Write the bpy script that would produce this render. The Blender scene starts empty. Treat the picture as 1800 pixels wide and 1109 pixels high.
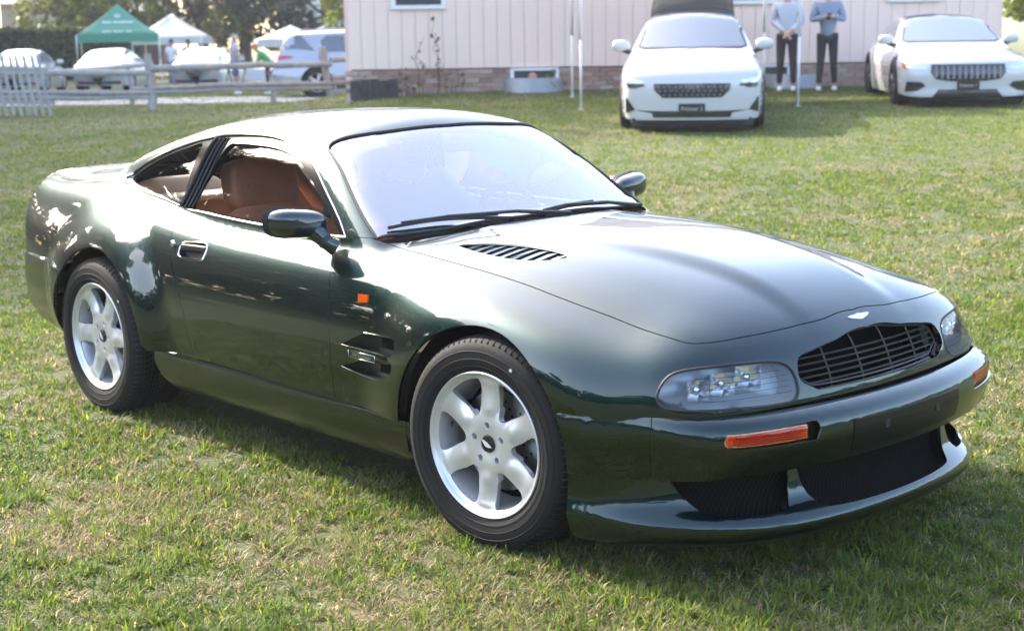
import bpy, bmesh, math, random
import numpy as np
from mathutils import Vector, Matrix
from mathutils.geometry import delaunay_2d_cdt
random.seed(7); RNG = np.random.default_rng(11)
SC = bpy.context.scene; COL = SC.collection

# ---------------------------------------------------------------- camera, sky, sun, exposure
CAM = np.array([3.4828, -3.9772, 1.6399]); YAW, PITCH, ROLL = 2.39756, -.184965, -.0153246
FWD = np.array([math.cos(YAW), math.sin(YAW)]); RGT = np.array([math.sin(YAW), -math.cos(YAW)])
def cam_matrix():
    f = Vector((math.cos(YAW)*math.cos(PITCH), math.sin(YAW)*math.cos(PITCH), math.sin(PITCH)))
    r = Vector((RGT[0], RGT[1], 0)); u = r.cross(f)
    r2 = r*math.cos(ROLL)+u*math.sin(ROLL); u2 = u*math.cos(ROLL)-r*math.sin(ROLL)
    m = Matrix((r2, u2, -f)).transposed().to_4x4(); m.translation = Vector(CAM); return m
cd = bpy.data.cameras.new('camera'); cam = bpy.data.objects.new('camera', cd); COL.objects.link(cam)
cam.matrix_world = cam_matrix(); cd.sensor_width = 36; cd.lens = 36*2605.7/1800; cd.clip_end = 2000; cd.clip_start = .05
cd.dof.use_dof = True; cd.dof.focus_distance = 5.0; cd.dof.aperture_fstop = 4.0; cd.dof.aperture_blades = 9
SC.camera = cam
SUN_EL = math.radians(34); SUN_AZ = math.atan2(-.12, -1.0)          # towards the sun: behind the coupe's tail, a touch to its right
sun_dir = Vector((math.cos(SUN_EL)*math.cos(SUN_AZ), math.cos(SUN_EL)*math.sin(SUN_AZ), math.sin(SUN_EL)))
W = bpy.data.worlds.new('World'); SC.world = W; W.use_nodes = True
nt = W.node_tree; bg = nt.nodes['Background']; sk = nt.nodes.new('ShaderNodeTexSky'); sk.sky_type = 'NISHITA'
sk.sun_disc = False; sk.sun_elevation = SUN_EL; sk.sun_rotation = math.pi/2-SUN_AZ; sk.air_density = .85; sk.dust_density = 3.3; sk.ozone_density = 0.
nt.links.new(sk.outputs['Color'], bg.inputs['Color']); bg.inputs['Strength'].default_value = .15
sl = bpy.data.lights.new('sun', 'SUN'); so = bpy.data.objects.new('sun', sl); COL.objects.link(so)
sl.energy = 2.0; sl.angle = math.radians(.5); sl.color = (1, .93, .82)
so.rotation_euler = sun_dir.to_track_quat('Z', 'Y').to_euler(); so.location = (-30, 10, 30)
SC.view_settings.view_transform = 'Standard'; SC.view_settings.look = 'None'; SC.view_settings.gamma = 1
SC.view_settings.exposure = 2.74
GRASS = 1

# ---------------------------------------------------------------- naming, materials, mesh builders
def tag(o, label=None, cat=None, group=None, kind=None):
    if label: o['label'] = label
    if cat: o['category'] = cat
    if group: o['group'] = group
    if kind: o['kind'] = kind
    return o
def empty(name, loc=(0, 0, 0), rz=0., label=None, cat=None, group=None):
    o = bpy.data.objects.new(name, None); COL.objects.link(o); o.location = loc; o.rotation_euler = (0, 0, rz)
    o.empty_display_size = .2
    return tag(o, label, cat, group)
def kids(o): return [c for c in bpy.data.objects if c.parent == o]
def copy_tree(o, parent=None):
    c = o.copy(); COL.objects.link(c)
    if parent is not None: c.parent = parent
    for k in kids(o):
        if k != c: copy_tree(k, c)
    return c
def _set(n, **kw):
    for k, v in kw.items():
        k = k.replace('_', ' ')
        for i in n.inputs:
            if i.name.lower() == k.lower(): i.default_value = v
def mat(name, col, rough=.5, metal=0., var=.0, scale=8., bump=0., bscale=60., stretch=(1, 1, 1), coords='Object', **kw):
    m = bpy.data.materials.new(name); m.use_nodes = True; t = m.node_tree; p = t.nodes['Principled BSDF']
    c = tuple(col)+(1,) if len(col) == 3 else col
    p.inputs['Base Color'].default_value = c; p.inputs['Roughness'].default_value = rough; p.inputs['Metallic'].default_value = metal
    _set(p, **kw)
    if var or bump:
        tc = t.nodes.new('ShaderNodeTexCoord'); mp = t.nodes.new('ShaderNodeMapping'); mp.inputs['Scale'].default_value = stretch
        t.links.new(tc.outputs[coords], mp.inputs['Vector'])
    if var:
        nz = t.nodes.new('ShaderNodeTexNoise'); nz.inputs['Scale'].default_value = scale; nz.inputs['Detail'].default_value = 6; nz.inputs['Roughness'].default_value = .65
        t.links.new(mp.outputs[0], nz.inputs['Vector'])
        r = t.nodes.new('ShaderNodeMapRange'); r.inputs[1].default_value = .25; r.inputs[2].default_value = .75; r.inputs[3].default_value = 1-var; r.inputs[4].default_value = 1+var
        t.links.new(nz.outputs['Fac'], r.inputs[0])
        mx = t.nodes.new('ShaderNodeVectorMath'); mx.operation = 'SCALE'; mx.inputs[0].default_value = c[:3]; t.links.new(r.outputs[0], mx.inputs['Scale'])
        t.links.new(mx.outputs[0], p.inputs['Base Color'])
    if bump:
        nb = t.nodes.new('ShaderNodeTexNoise'); nb.inputs['Scale'].default_value = bscale; nb.inputs['Detail'].default_value = 5
        t.links.new(mp.outputs[0], nb.inputs['Vector'])
        b = t.nodes.new('ShaderNodeBump'); b.inputs['Strength'].default_value = bump; b.inputs['Distance'].default_value = .01
        t.links.new(nb.outputs['Fac'], b.inputs['Height']); t.links.new(b.outputs[0], p.inputs['Normal'])
    return m
def glass_mat(name, tint=(1, 1, 1), ior=1.5, floor=0., rough=0., gloss=(1, 1, 1)):
    m = bpy.data.materials.new(name); m.use_nodes = True; t = m.node_tree; t.nodes.remove(t.nodes['Principled BSDF'])
    out = t.nodes['Material Output']; tr = t.nodes.new('ShaderNodeBsdfTransparent'); tr.inputs[0].default_value = tuple(tint)+(1,)
    gl = t.nodes.new('ShaderNodeBsdfGlossy'); gl.inputs['Roughness'].default_value = rough; gl.inputs[0].default_value = tuple(gloss)+(1,); fr = t.nodes.new('ShaderNodeFresnel'); fr.inputs[0].default_value = ior
    mr = t.nodes.new('ShaderNodeMapRange'); mr.inputs[3].default_value = floor; t.links.new(fr.outputs[0], mr.inputs[0])
    mx = t.nodes.new('ShaderNodeMixShader'); t.links.new(mr.outputs[0], mx.inputs[0]); t.links.new(tr.outputs[0], mx.inputs[1]); t.links.new(gl.outputs[0], mx.inputs[2])
    t.links.new(mx.outputs[0], out.inputs[0]); return m
def link(name, me, m, parent=None, loc=None, rot=None):
    o = bpy.data.objects.new(name, me); COL.objects.link(o)
    if m is not None and not me.materials:
        for q in (m if isinstance(m, (list, tuple)) else [m]): me.materials.append(q)
    if parent is not None: o.parent = parent
    if loc is not None: o.location = loc
    if rot is not None: o.rotation_euler = rot
    return o
class MB:
    def __init__(s): s.v = []; s.f = []; s.mi = []
    def add(s, vs, fs, mi=0):
        n = len(s.v); s.v += [tuple(map(float, q)) for q in vs]; s.f += [tuple(i+n for i in q) for q in fs]; s.mi += [mi]*len(fs); return s
    def box(s, c, d, rz=0., mi=0, M=None, taper=1.):
        hx, hy, hz = d[0]/2, d[1]/2, d[2]/2
        vs = []
        for (x, y, z) in [(-1, -1, -1), (1, -1, -1), (1, 1, -1), (-1, 1, -1), (-1, -1, 1), (1, -1, 1), (1, 1, 1), (-1, 1, 1)]:
            k = taper if z > 0 else 1.
            p = Vector((x*hx*k, y*hy*k, z*hz))
            if M is not None: p = M @ p
            elif rz: p = Vector((p.x*math.cos(rz)-p.y*math.sin(rz), p.x*math.sin(rz)+p.y*math.cos(rz), p.z))
            vs.append((p.x+c[0], p.y+c[1], p.z+c[2]))
        return s.add(vs, [(0, 3, 2, 1), (4, 5, 6, 7), (0, 1, 5, 4), (1, 2, 6, 5), (2, 3, 7, 6), (3, 0, 4, 7)], mi)
    def tube(s, pts, r, n=8, closed=False, cap=True, mi=0, flat=None, up=None):
        pts = [Vector(p) for p in pts]; N = len(pts); rr = r if hasattr(r, '__len__') else [r]*N
        tan = []
        for i in range(N):
            a = pts[(i-1) % N] if (closed or i > 0) else pts[i]; b = pts[(i+1) % N] if (closed or i < N-1) else pts[i]
            t = (b-a); tan.append(t.normalized() if t.length > 1e-9 else Vector((0, 0, 1)))
        u = Vector(up) if up else (Vector((0, 0, 1)) if abs(tan[0].z) < .9 else Vector((1, 0, 0)))
        vs = []; fs = []
        for i in range(N):
            u = (u-tan[i]*u.dot(tan[i]))
            u = u.normalized() if u.length > 1e-6 else tan[i].orthogonal().normalized()
            w = tan[i].cross(u)
            for k in range(n):
                a = 2*math.pi*k/n; ru = rr[i]; rw = rr[i]*(flat or 1.)
                vs.append(pts[i]+u*(math.cos(a)*ru)+w*(math.sin(a)*rw))
        M = N if closed else N-1
        for i in range(M):
            j = (i+1) % N
            for k in range(n): fs.append((i*n+k, i*n+(k+1) % n, j*n+(k+1) % n, j*n+k))
        if cap and not closed: fs += [tuple(range(n))[::-1], tuple((N-1)*n+k for k in range(n))]
        return s.add(vs, fs, mi)
    def lathe(s, prof, n=32, axis='z', c=(0, 0, 0), mi=0, closed=False, a0=0., a1=2*math.pi):
        full = abs(a1-a0-2*math.pi) < 1e-6; m = n if full else n+1; vs = []; fs = []
        for i in range(m):
            a = a0+(a1-a0)*i/n
            for (r, h) in prof:
                x, y = r*math.cos(a), r*math.sin(a)
                p = (x, y, h) if axis == 'z' else ((x, h, y) if axis == 'y' else (h, x, y))
                vs.append((p[0]+c[0], p[1]+c[1], p[2]+c[2]))
        k = len(prof)
        for i in range(n):
            j = (i+1) % m
            for q in range(k if closed else k-1):
                q2 = (q+1) % k; fs.append((i*k+q, j*k+q, j*k+q2, i*k+q2))
        return s.add(vs, fs, mi)
    def ball(s, c, r, n=10, mi=0, M=None):
        rx, ry, rz = r if hasattr(r, '__len__') else (r, r, r); vs = []; fs = []; m = n*2
        for i in range(n+1):
            a = math.pi*i/n
            for k in range(m):
                b = 2*math.pi*k/m; p = Vector((rx*math.sin(a)*math.cos(b), ry*math.sin(a)*math.sin(b), rz*math.cos(a)))
                if M is not None: p = M @ p
                vs.append((p.x+c[0], p.y+c[1], p.z+c[2]))
        for i in range(n):
            for k in range(m): fs.append((i*m+k, (i+1)*m+k, (i+1)*m+(k+1) % m, i*m+(k+1) % m))
        return s.add(vs, fs, mi)
    def prism(s, poly, z0, z1, mi=0, M=None):
        n = len(poly); vs = [(x, y, z0) for x, y in poly]+[(x, y, z1) for x, y in poly]
        if M is not None: vs = [tuple(M @ Vector(q)) for q in vs]
        return s.add(vs, [tuple(range(n))[::-1], tuple(range(n, 2*n))]+[(i, (i+1) % n, n+(i+1) % n, n+i) for i in range(n)], mi)
    def mesh(s, name, smooth=True, angle=40):
        me = bpy.data.meshes.new(name); me.from_pydata(s.v, [], s.f); me.update()
        bm = bmesh.new(); bm.from_mesh(me); bmesh.ops.recalc_face_normals(bm, faces=bm.faces)
        if smooth:
            lim = math.radians(angle)
            for e in bm.edges:
                if len(e.link_faces) == 2 and e.calc_face_angle(0) > lim: e.smooth = False
        bm.to_mesh(me); bm.free()
        me.polygons.foreach_set('use_smooth', [bool(smooth)]*len(me.polygons))
        if any(s.mi): me.polygons.foreach_set('material_index', s.mi)
        return me
    def build(s, name, m, parent=None, loc=None, rot=None, smooth=True, angle=40, bevel=0.):
        o = link(name, s.mesh(name, smooth, angle), m, parent, loc, rot)
        if bevel:
            b = o.modifiers.new('bevel', 'BEVEL'); b.width = bevel; b.segments = 2; b.limit_method = 'ANGLE'; b.angle_limit = math.radians(35)
        return o
def raw_mesh(name, v, f, smooth=False):
    me = bpy.data.meshes.new(name); v = np.asarray(v, np.float32); f = np.asarray(f, np.int32); k = f.shape[1]
    me.vertices.add(len(v)); me.vertices.foreach_set('co', v.ravel()); me.loops.add(f.size); me.loops.foreach_set('vertex_index', f.ravel())
    me.polygons.add(len(f)); me.polygons.foreach_set('loop_start', np.arange(0, f.size, k, dtype=np.int32))
    me.polygons.foreach_set('use_smooth', np.full(len(f), bool(smooth))); me.update(calc_edges=True); return me
def add_col(me, per_vertex, name='tint'):
    a = me.attributes.new(name, 'FLOAT_COLOR', 'POINT'); c = np.ones((len(me.vertices), 4), np.float32); c[:, :3] = per_vertex; a.data.foreach_set('color', c.ravel())

# ---------------------------------------------------------------- panels cut from a smooth closed shape
class Radial:        # rays leave an axis along the car, leaning forward at the nose and back at the tail
    def __init__(s, zo=.5, a0=.05, kf=5., a1=-3., kr=6., r1=1.7): s.zo, s.a0, s.kf, s.a1, s.kr, s.r = zo, a0, kf, a1, kr, (.02, r1)
    def k(s, a): return s.kf*np.maximum(a-s.a0, 0)**2-s.kr*np.maximum(s.a1-a, 0)**2
    def pt(s, a, b, r): return np.array([a+r*s.k(a), -r*np.cos(b), s.zo+r*np.sin(b)])
    def dom(s, p):
        x, y, z = [np.asarray(q, float) for q in p]; r = np.hypot(y, z-s.zo); th = np.arctan2(z-s.zo, -y); th = np.where(th < -2.2, th+2*np.pi, th)
        lo = np.full(np.shape(x), -6.); hi = np.full(np.shape(x), 3.)
        for _ in range(45):
            m = (lo+hi)/2; v = m+r*s.k(m) > x; hi = np.where(v, m, hi); lo = np.where(v, lo, m)
        return m, th
class AlongX:        # domain (y, z), rays along x
    def __init__(s, x0, x1): s.r = (x0, x1)
    def pt(s, a, b, r): return np.array([r, a+0*r, b+0*r])
class AlongY:        # domain (x, z), rays towards -y
    def __init__(s, y0=.1, y1=1.4): s.r = (y0, y1)
    def pt(s, a, b, r): return np.array([a+0*r, -r, b+0*r])
class Polar:         # domain (angle, z) round a vertical line
    def __init__(s, cx, r0=.1, r1=2., sx=1): s.cx, s.r, s.sx = cx, (r0, r1), sx
    def pt(s, a, b, r): return np.array([s.cx+s.sx*r*np.cos(a), r*np.sin(a), b+0*r])
def surf(f, mp, a, b):
    a = np.asarray(a, float); b = np.asarray(b, float); lo = np.full(a.shape, mp.r[0]); hi = np.full(a.shape, mp.r[1])
    for _ in range(10):
        m = (lo+hi)/2; v = f(mp.pt(a, b, m)) > 0; hi = np.where(v, m, hi); lo = np.where(v, lo, m)
    fl = f(mp.pt(a, b, lo)); fh = f(mp.pt(a, b, hi))
    for _ in range(6):
        m = np.clip(lo-fl*(hi-lo)/np.where(np.abs(fh-fl) < 1e-12, 1e-12, fh-fl), lo, hi)
        v = f(mp.pt(a, b, m)); g = v > 0
        fl = np.where(g, fl*.5, v); fh = np.where(g, v, fh*.5); hi = np.where(g, m, hi); lo = np.where(g, lo, m)
    return mp.pt(a, b, m)
def grad(f, p, e=3e-4):
    g = np.array([f(p+np.array(d)[:, None]*e)-f(p-np.array(d)[:, None]*e) for d in ((1., 0, 0), (0, 1., 0), (0, 0, 1.))])
    return g/np.maximum(np.linalg.norm(g, axis=0), 1e-9)
def crv(pts, n=6, closed=False):      # Catmull-Rom through points
    P = np.array(pts, float); N = len(P); out = []
    for i in range(N if closed else N-1):
        p1, p2 = P[i], P[(i+1) % N]; p0 = P[i-1] if (closed or i > 0) else 2*p1-p2; p3 = P[(i+2) % N] if (closed or i < N-2) else 2*p2-p1
        for k in range(n):
            t = k/n; out.append(.5*(2*p1+(p2-p0)*t+(2*p0-5*p1+4*p2-p3)*t*t+(3*p1-p0-3*p2+p3)*t**3))
    if not closed: out.append(P[-1])
    return [tuple(q) for q in out]
def inside(poly, q):
    p = np.asarray(poly); x, y = q[:, 0], q[:, 1]; r = np.zeros(len(q), bool); n = len(p)
    for i in range(n):
        x1, y1 = p[i]; x2, y2 = p[(i+1) % n]
        if y1 == y2: continue
        c = (y1 > y) != (y2 > y); r ^= c & (x < (x2-x1)*(y-y1)/(y2-y1)+x1)
    return r
def dense(poly, sc, closed=True):
    P = [np.array(q, float) for q in poly]; out = []
    for i in range(len(P) if closed else len(P)-1):
        a, b = P[i], P[(i+1) % len(P)]; d = np.linalg.norm((b-a)*sc)
        if d < 1e-4: continue
        k = max(1, int(math.ceil(d/1.0))); out += [a+(b-a)*j/k for j in range(k)]
    if not closed: out.append(P[-1])
    res = [out[0]]
    for q in out[1:]:
        if np.linalg.norm((q-res[-1])*sc) > .12: res.append(q)
    if closed and len(res) > 3 and np.linalg.norm((res[0]-res[-1])*sc) < .12: res.pop()
    return res
def panel(name, f, mp, outer, m, parent=None, holes=(), step=(.03, .04), off=0., fold=.012, gap=.002, mirror=False, warp=None, hfold=None, both=None):
    sc = 1/np.array(step); loops = [dense(l, sc) for l in [outer]+list(holes)]
    bp = np.array([q for l in loops for q in l]); lo, hi = np.min(loops[0], 0), np.max(loops[0], 0)
    ua = np.arange(lo[0]+step[0]/2, hi[0], step[0])
    if warp:
        ua = [lo[0]+step[0]/2]
        while ua[-1] < hi[0]: ua.append(ua[-1]+step[0]/warp(ua[-1]))
        ua = np.array(ua)
    g = np.array(np.meshgrid(ua, np.arange(lo[1]+step[1]/2, hi[1], step[1]), indexing='ij'))
    g[1][1::2] += step[1]/2*.98
    g = g.reshape(2, -1).T
    ok = inside(loops[0], g)
    for h in loops[1:]: ok &= ~inside(h, g)
    g = g[ok]
    if len(g):
        keep = np.ones(len(g), bool); sb = bp*sc
        for i in range(0, len(g), 2000):
            d = ((g[i:i+2000, None, :]*sc-sb[None])**2).sum(2).min(1); keep[i:i+2000] = d > .3
        g = g[keep]
    allp = np.concatenate([bp, g]) if len(g) else bp; ed = []; st = 0
    for l in loops:
        n = len(l); ed += [(st+i, st+(i+1) % n) for i in range(n)]; st += n
    r = delaunay_2d_cdt([Vector(q*sc) for q in allp], ed, [], 0, 1e-6, True)
    q = np.array([(v.x, v.y) for v in r[0]])/sc; tri = np.array([t for t in r[2] if len(t) == 3]); om = {}
    for i, ov in enumerate(r[3]):
        for k in ov: om[k] = i
    ce = q[tri].mean(1); ok = inside(loops[0], ce)
    for h in loops[1:]: ok &= ~inside(h, ce)
    tri = tri[ok]
    P = surf(f, mp, q[:, 0], q[:, 1]); N = grad(f, P); P = (P+N*off).T; N = N.T
    fn = np.cross(P[tri[:, 1]]-P[tri[:, 0]], P[tri[:, 2]]-P[tri[:, 0]]); flip = (fn*N[tri].mean(1)).sum(1) < 0
    tri[flip] = tri[flip][:, ::-1]
    acc = np.zeros_like(P); cc = P[tri].mean(1)
    for k in range(3): np.add.at(acc, tri[:, k], cc-P[tri[:, k]])
    V = [P]; NN = [N]; F = [tuple(t) for t in tri]; base = len(P); st = 0; P0 = P.copy()
    for li, l in enumerate(loops):
        idx = np.array([om[st+i] for i in range(len(l))]); st += len(l)
        T = np.roll(P0[idx], -1, 0)-np.roll(P0[idx], 1, 0); T /= np.maximum(np.linalg.norm(T, axis=1, keepdims=True), 1e-9)
        B = np.cross(N[idx], T)
        if (B*acc[idx]).sum() < 0: B = -B
        fo = fold if (li == 0 or hfold is None) else hfold
        P[idx] += B*gap
        if fo:
            n = len(idx); e0 = P[idx]; nb = N[idx]
            V += [e0, e0-nb*fo*.35-B*fo*.0, e0-nb*fo]; nn = nb*.5-B*.85; NN += [nn/np.linalg.norm(nn, axis=1, keepdims=True), -B, -B]
            for i in range(n):
                j = (i+1) % n
                for w in (0, n): F += [(base+w+i, base+w+j, base+w+n+j), (base+w+i, base+w+n+j, base+w+n+i)]
            base += 3*n
    V = np.concatenate(V); NN = np.concatenate(NN); F = np.array(F)
    fn = np.cross(V[F[:, 1]]-V[F[:, 0]], V[F[:, 2]]-V[F[:, 0]]); flip = (fn*NN[F].mean(1)).sum(1) < 0; F[flip] = F[flip][:, ::-1]
    objs = []
    for mir in ([False, True] if both else [mirror]):
        V2, N2, F2 = V.copy(), NN.copy(), F
        if mir: V2[:, 1] *= -1; N2[:, 1] *= -1; F2 = F[:, ::-1]
        me = raw_mesh(name, V2, F2, True); me.normals_split_custom_set_from_vertices(N2.tolist())
        objs.append(link(name, me, m, parent))
    return objs if both else objs[0]
def on_surf(f, mp, pts, off=0.):
    q = np.array(pts, float); P = surf(f, mp, q[:, 0], q[:, 1]); return (P+grad(f, P)*off).T
def face_panel(name, rings, m, parent=None, smooth=True):   # loft between closed 3-D rings
    mb = MB(); n = len(rings[0])
    for a, b in zip(rings[:-1], rings[1:]): mb.add(list(a)+list(b), [(i, (i+1) % n, n+(i+1) % n, n+i) for i in range(n)])
    return mb.build(name, m, parent, smooth=smooth)

# ---------------------------------------------------------------- the lawn and what stands round it (l: metres to the right, d: metres away, seen from the near lawn)
def sstep(e0, e1, x):
    t = np.clip((np.asarray(x, float)-e0)/(e1-e0), 0, 1); return t*t*t*(t*(6*t-15)+10)
_dd = np.linspace(0, 400, 4001)
def _sm(xs, ys, w=25):
    y = np.interp(_dd, xs, ys); k = np.hanning(2*w+1); k /= k.sum(); return np.convolve(np.pad(y, w, mode='edge'), k, 'valid')
_tr = _sm([0, 8, 12, 16, 19.6, 23, 26.5, 28, 40, 400], [0, 0, .12, .31, .46, .55, .63, .66, .8, .9]); _tl = _sm([0, 8, 20, 33, 50, 66, 90, 400], [0, 0, .10, .20, .08, -.08, -.1, 0])
def XY(l, d): return np.array([CAM[0]+FWD[0]*d+RGT[0]*l, CAM[1]+FWD[1]*d+RGT[1]*l])
def LDof(x, y): return (x-CAM[0])*RGT[0]+(y-CAM[1])*RGT[1], (x-CAM[0])*FWD[0]+(y-CAM[1])*FWD[1]
def HT(l, d):
    e = np.clip((np.asarray(d, float)-32)*.5, 0, 5); w = sstep(-8.+e, .3+e, l); return np.interp(d, _dd, _tr)*w+np.interp(d, _dd, _tl)*(1-w)
def at(l, d, dz=0.): p = XY(l, d); return (float(p[0]), float(p[1]), float(HT(l, d))+dz)
AX = math.atan2(RGT[1], RGT[0])                     # heading of the l axis

def lawn_material(name, blades=False):
    m = bpy.data.materials.new(name); m.use_nodes = True; t = m.node_tree; p = t.nodes['Principled BSDF']; p.inputs['Roughness'].default_value = .9; N = t.nodes.new; L = t.links.new
    geo = N('ShaderNodeNewGeometry')
    def noise(sc, det=5, off=0.):
        mp = N('ShaderNodeMapping'); mp.inputs['Location'].default_value = (off, off*.7, 0); n = N('ShaderNodeTexNoise'); n.inputs['Scale'].default_value = sc; n.inputs['Detail'].default_value = det; n.inputs['Roughness'].default_value = .6
        L(geo.outputs['Position'], mp.inputs[0]); L(mp.outputs[0], n.inputs['Vector']); return n.outputs['Fac']
    def ramp(src, stops):
        r = N('ShaderNodeValToRGB'); r.color_ramp.elements[0].position, r.color_ramp.elements[0].color = stops[0][0], stops[0][1]+(1,); r.color_ramp.elements[1].position, r.color_ramp.elements[1].color = stops[-1][0], stops[-1][1]+(1,)
        for q, c in stops[1:-1]: e = r.color_ramp.elements.new(q); e.color = c+(1,)
        L(src, r.inputs[0]); return r.outputs[0]
    def mix(f, a, b):
        x = N('ShaderNodeMix'); x.data_type = 'RGBA'
        for s_, v in ((x.inputs['Factor'], f), (x.inputs['A'], a), (x.inputs['B'], b)):
            if hasattr(v, 'links'): L(v, s_)
            else: s_.default_value = v
        for i in x.inputs:
            pass
        return x
    big = ramp(noise(.30, 4), [(.36, (.044, .066, .012)), (.52, (.064, .080, .018)), (.66, (.105, .092, .036))])
    fine = ramp(noise(3.2, 6, 5.), [(.33, (.034, .054, .009)), (.52, (.060, .074, .018)), (.70, (.12, .10, .045))])
    mx = N('ShaderNodeMix'); mx.data_type = 'RGBA'; mx.inputs[0].default_value = .5; L(big, mx.inputs[6]); L(fine, mx.inputs[7])
    gr = ramp(noise(45., 6, 2.), [(.30, (.45, .45, .42)), (.70, (1.35, 1.3, 1.2))])
    ml = N('ShaderNodeMix'); ml.data_type = 'RGBA'; ml.blend_type = 'MULTIPLY'; ml.inputs[0].default_value = 1.; L(mx.outputs[2], ml.inputs[6]); L(gr, ml.inputs[7])
    L(ml.outputs[2], p.inputs['Base Color'])
    b = N('ShaderNodeBump'); b.inputs['Strength'].default_value = .8; b.inputs['Distance'].default_value = .04; L(noise(28., 6, 9.), b.inputs['Height']); L(b.outputs[0], p.inputs['Normal'])
    return m
ls = np.concatenate([np.linspace(-150, -40, 8), np.linspace(-36, 36, 73), np.linspace(40, 150, 8)]); ds = np.concatenate([np.linspace(-100, -30, 8), np.linspace(-24, 70, 95), np.linspace(80, 180, 8)])
g = np.array(np.meshgrid(ls, ds, indexing='ij')); zz = HT(g[0], g[1]); q = XY(g[0], g[1]); nl, nd = g.shape[1:]
idx = np.arange(nl*nd).reshape(nl, nd); F = np.stack([idx[:-1, :-1], idx[1:, :-1], idx[1:, 1:], idx[:-1, 1:]], -1).reshape(-1, 4)
me = raw_mesh('lawn', np.stack([q[0], q[1], zz], -1).reshape(-1, 3), F, True)
tag(link('lawn', me, lawn_material('lawn soil and thatch')), kind='structure')

# ---- grass blades: one countless mass
M_blade = bpy.data.materials.new('grass blade'); M_blade.use_nodes = True
def _bl():
    t = M_blade.node_tree; p = t.nodes['Principled BSDF']; a = t.nodes.new('ShaderNodeAttribute'); a.attribute_name = 'tint'
    p.inputs['Roughness'].default_value = .55; p.inputs['Specular IOR Level'].default_value = .25; t.links.new(a.outputs['Color'], p.inputs['Base Color'])
    tr = t.nodes.new('ShaderNodeBsdfTranslucent'); hs = t.nodes.new('ShaderNodeHueSaturation'); hs.inputs['Saturation'].default_value = 1.1; hs.inputs['Value'].default_value = 1.25
    t.links.new(a.outputs['Color'], hs.inputs['Color']); t.links.new(hs.outputs[0], tr.inputs[0])
    mx = t.nodes.new('ShaderNodeMixShader'); mx.inputs[0].default_value = .50; t.links.new(p.outputs[0], mx.inputs[1]); t.links.new(tr.outputs[0], mx.inputs[2]); t.links.new(mx.outputs[0], t.nodes['Material Output'].inputs[0])
_bl()
_gn = RNG.random((64, 64))
def vnoise(x, y, s, o=0):
    x = x*s+o; y = y*s+o*1.7; i = np.floor(x).astype(int); j = np.floor(y).astype(int); u = x-i; v = y-j; u = u*u*(3-2*u); v = v*v*(3-2*v); G = lambda a, b: _gn[a % 64, b % 64]
    return (G(i, j)*(1-u)+G(i+1, j)*u)*(1-v)+(G(i, j+1)*(1-u)+G(i+1, j+1)*u)*v
def under_coupe(x, y):
    return (x > -3.5) & (x < .55) & (np.abs(y) < .62)
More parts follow.
